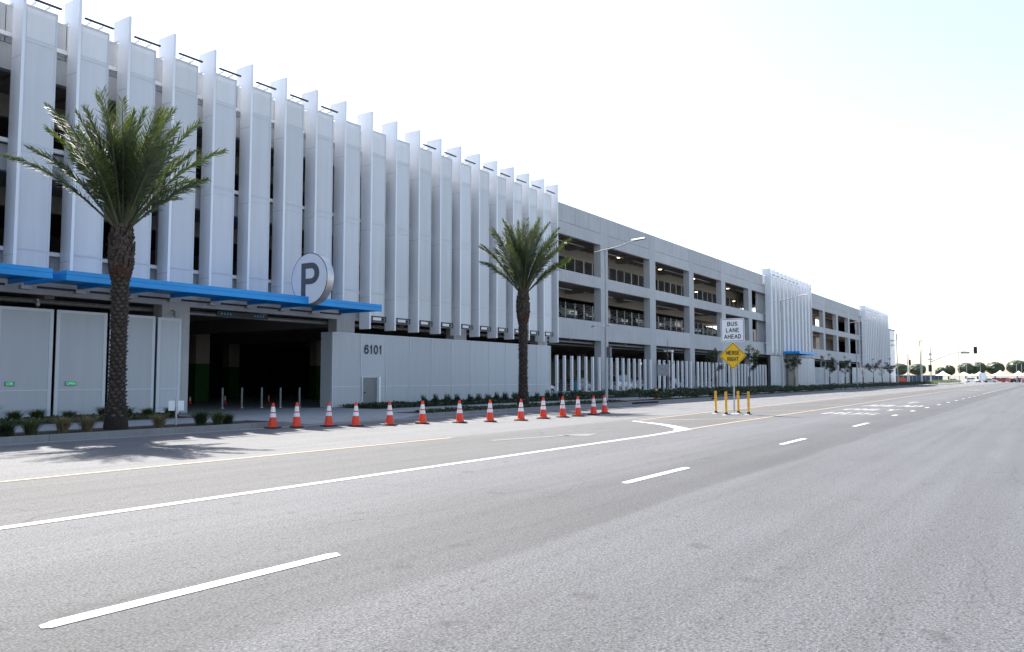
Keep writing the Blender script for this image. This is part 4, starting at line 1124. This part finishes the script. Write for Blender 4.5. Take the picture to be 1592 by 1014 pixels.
for i, (x, y) in enumerate([(191,26.4),(192.2,27.0),(332,12.2),(333,7.5),(333.5,5.5),(334,3.0)]):
    lab = ['orange barrier panel at the garage corner, left one','orange barrier panel at the garage corner, right one','orange road barrier before the middle tents','orange road barrier right of the middle tents','orange road barrier before the high tent','orange road barrier nearest the right edge'][i]
    if b1 is None:
        b1 = thing('road_barrier', lab, 'barrier', (x, y, 0), group='orange road barriers')
        MB().box(x-.05, x+.05, y-.7, y+.7, .5, 1.5).build('panel', M['clay'], b1)
        for s in (-.55, .55): MB().box(x-.25, x+.25, y+s-.04, y+s+.04, 0, .08).box(x-.04, x+.04, y+s-.04, y+s+.04, .08, .5).build('foot', M['signwhite'], b1)
    else: dup(b1, (x, y, 0 if i > 1 else .16), 0, lab)
# narrow building beyond the garage
NB = thing('narrow_tower', 'narrow pale building end standing past the garage', 'building', (190, 30, 0))
MB().box(187.4, 193.6, 28.2, 40, 0, 11.9).build('wall', M['fin'], NB)
MB().box(187.2, 193.8, 28.0, 40.2, 11.9, 12.1).build('roof', M['conc'], NB)
for z in (8.6, 9.6): MB().box(188, 190.5, 27.6, 28.2, z, z+.15).build('bracket', M['galv'], NB)

# ------------------------------------------------------------------ light, sky, camera
sund = Vector((.34, .70, 1.0)).normalized()     # towards the sun
elev = math.asin(sund.z)
w = bpy.data.worlds.new('World'); bpy.context.scene.world = w; w.use_nodes = True
nt = w.node_tree; bg = nt.nodes['Background']; sky = nt.nodes.new('ShaderNodeTexSky'); sky.sky_type = 'NISHITA'; sky.sun_disc = False
sky.sun_elevation = elev; sky.sun_rotation = math.atan2(sund.x, sund.y); sky.dust_density = 1.2; sky.air_density = 1.0; sky.ozone_density = 1.0; sky.altitude = 0
hsv = nt.nodes.new('ShaderNodeHueSaturation'); hsv.inputs['Saturation'].default_value = .82
nt.links.new(sky.outputs[0], hsv.inputs['Color']); nt.links.new(hsv.outputs[0], bg.inputs[0]); bg.inputs[1].default_value = .082
L = bpy.data.lights.new('Sun', 'SUN'); L.energy = 3.7; L.angle = R(.55); L.color = (1, .95, .88)
so = bpy.data.objects.new('Sun', L); C.objects.link(so); so.rotation_euler = sund.to_track_quat('Z', 'Y').to_euler()
cam = bpy.data.cameras.new('Camera'); co = bpy.data.objects.new('Camera', cam); C.objects.link(co)
cam.lens = 28; cam.sensor_width = 36; cam.clip_end = 4000; cam.clip_start = .05
co.location = (0, 0, 1.55)
fwd = Vector((.8275712, .55755254, .06527685)); co.rotation_euler = fwd.to_track_quat('-Z', 'Y').to_euler()
sc = bpy.context.scene; sc.camera = co
sc.view_settings.view_transform = 'Standard'; sc.view_settings.look = 'None'; sc.view_settings.gamma = 1; sc.view_settings.exposure = 1.88
sc.render.engine = 'CYCLES'; sc.cycles.max_bounces = 6; sc.cycles.transparent_max_bounces = 12
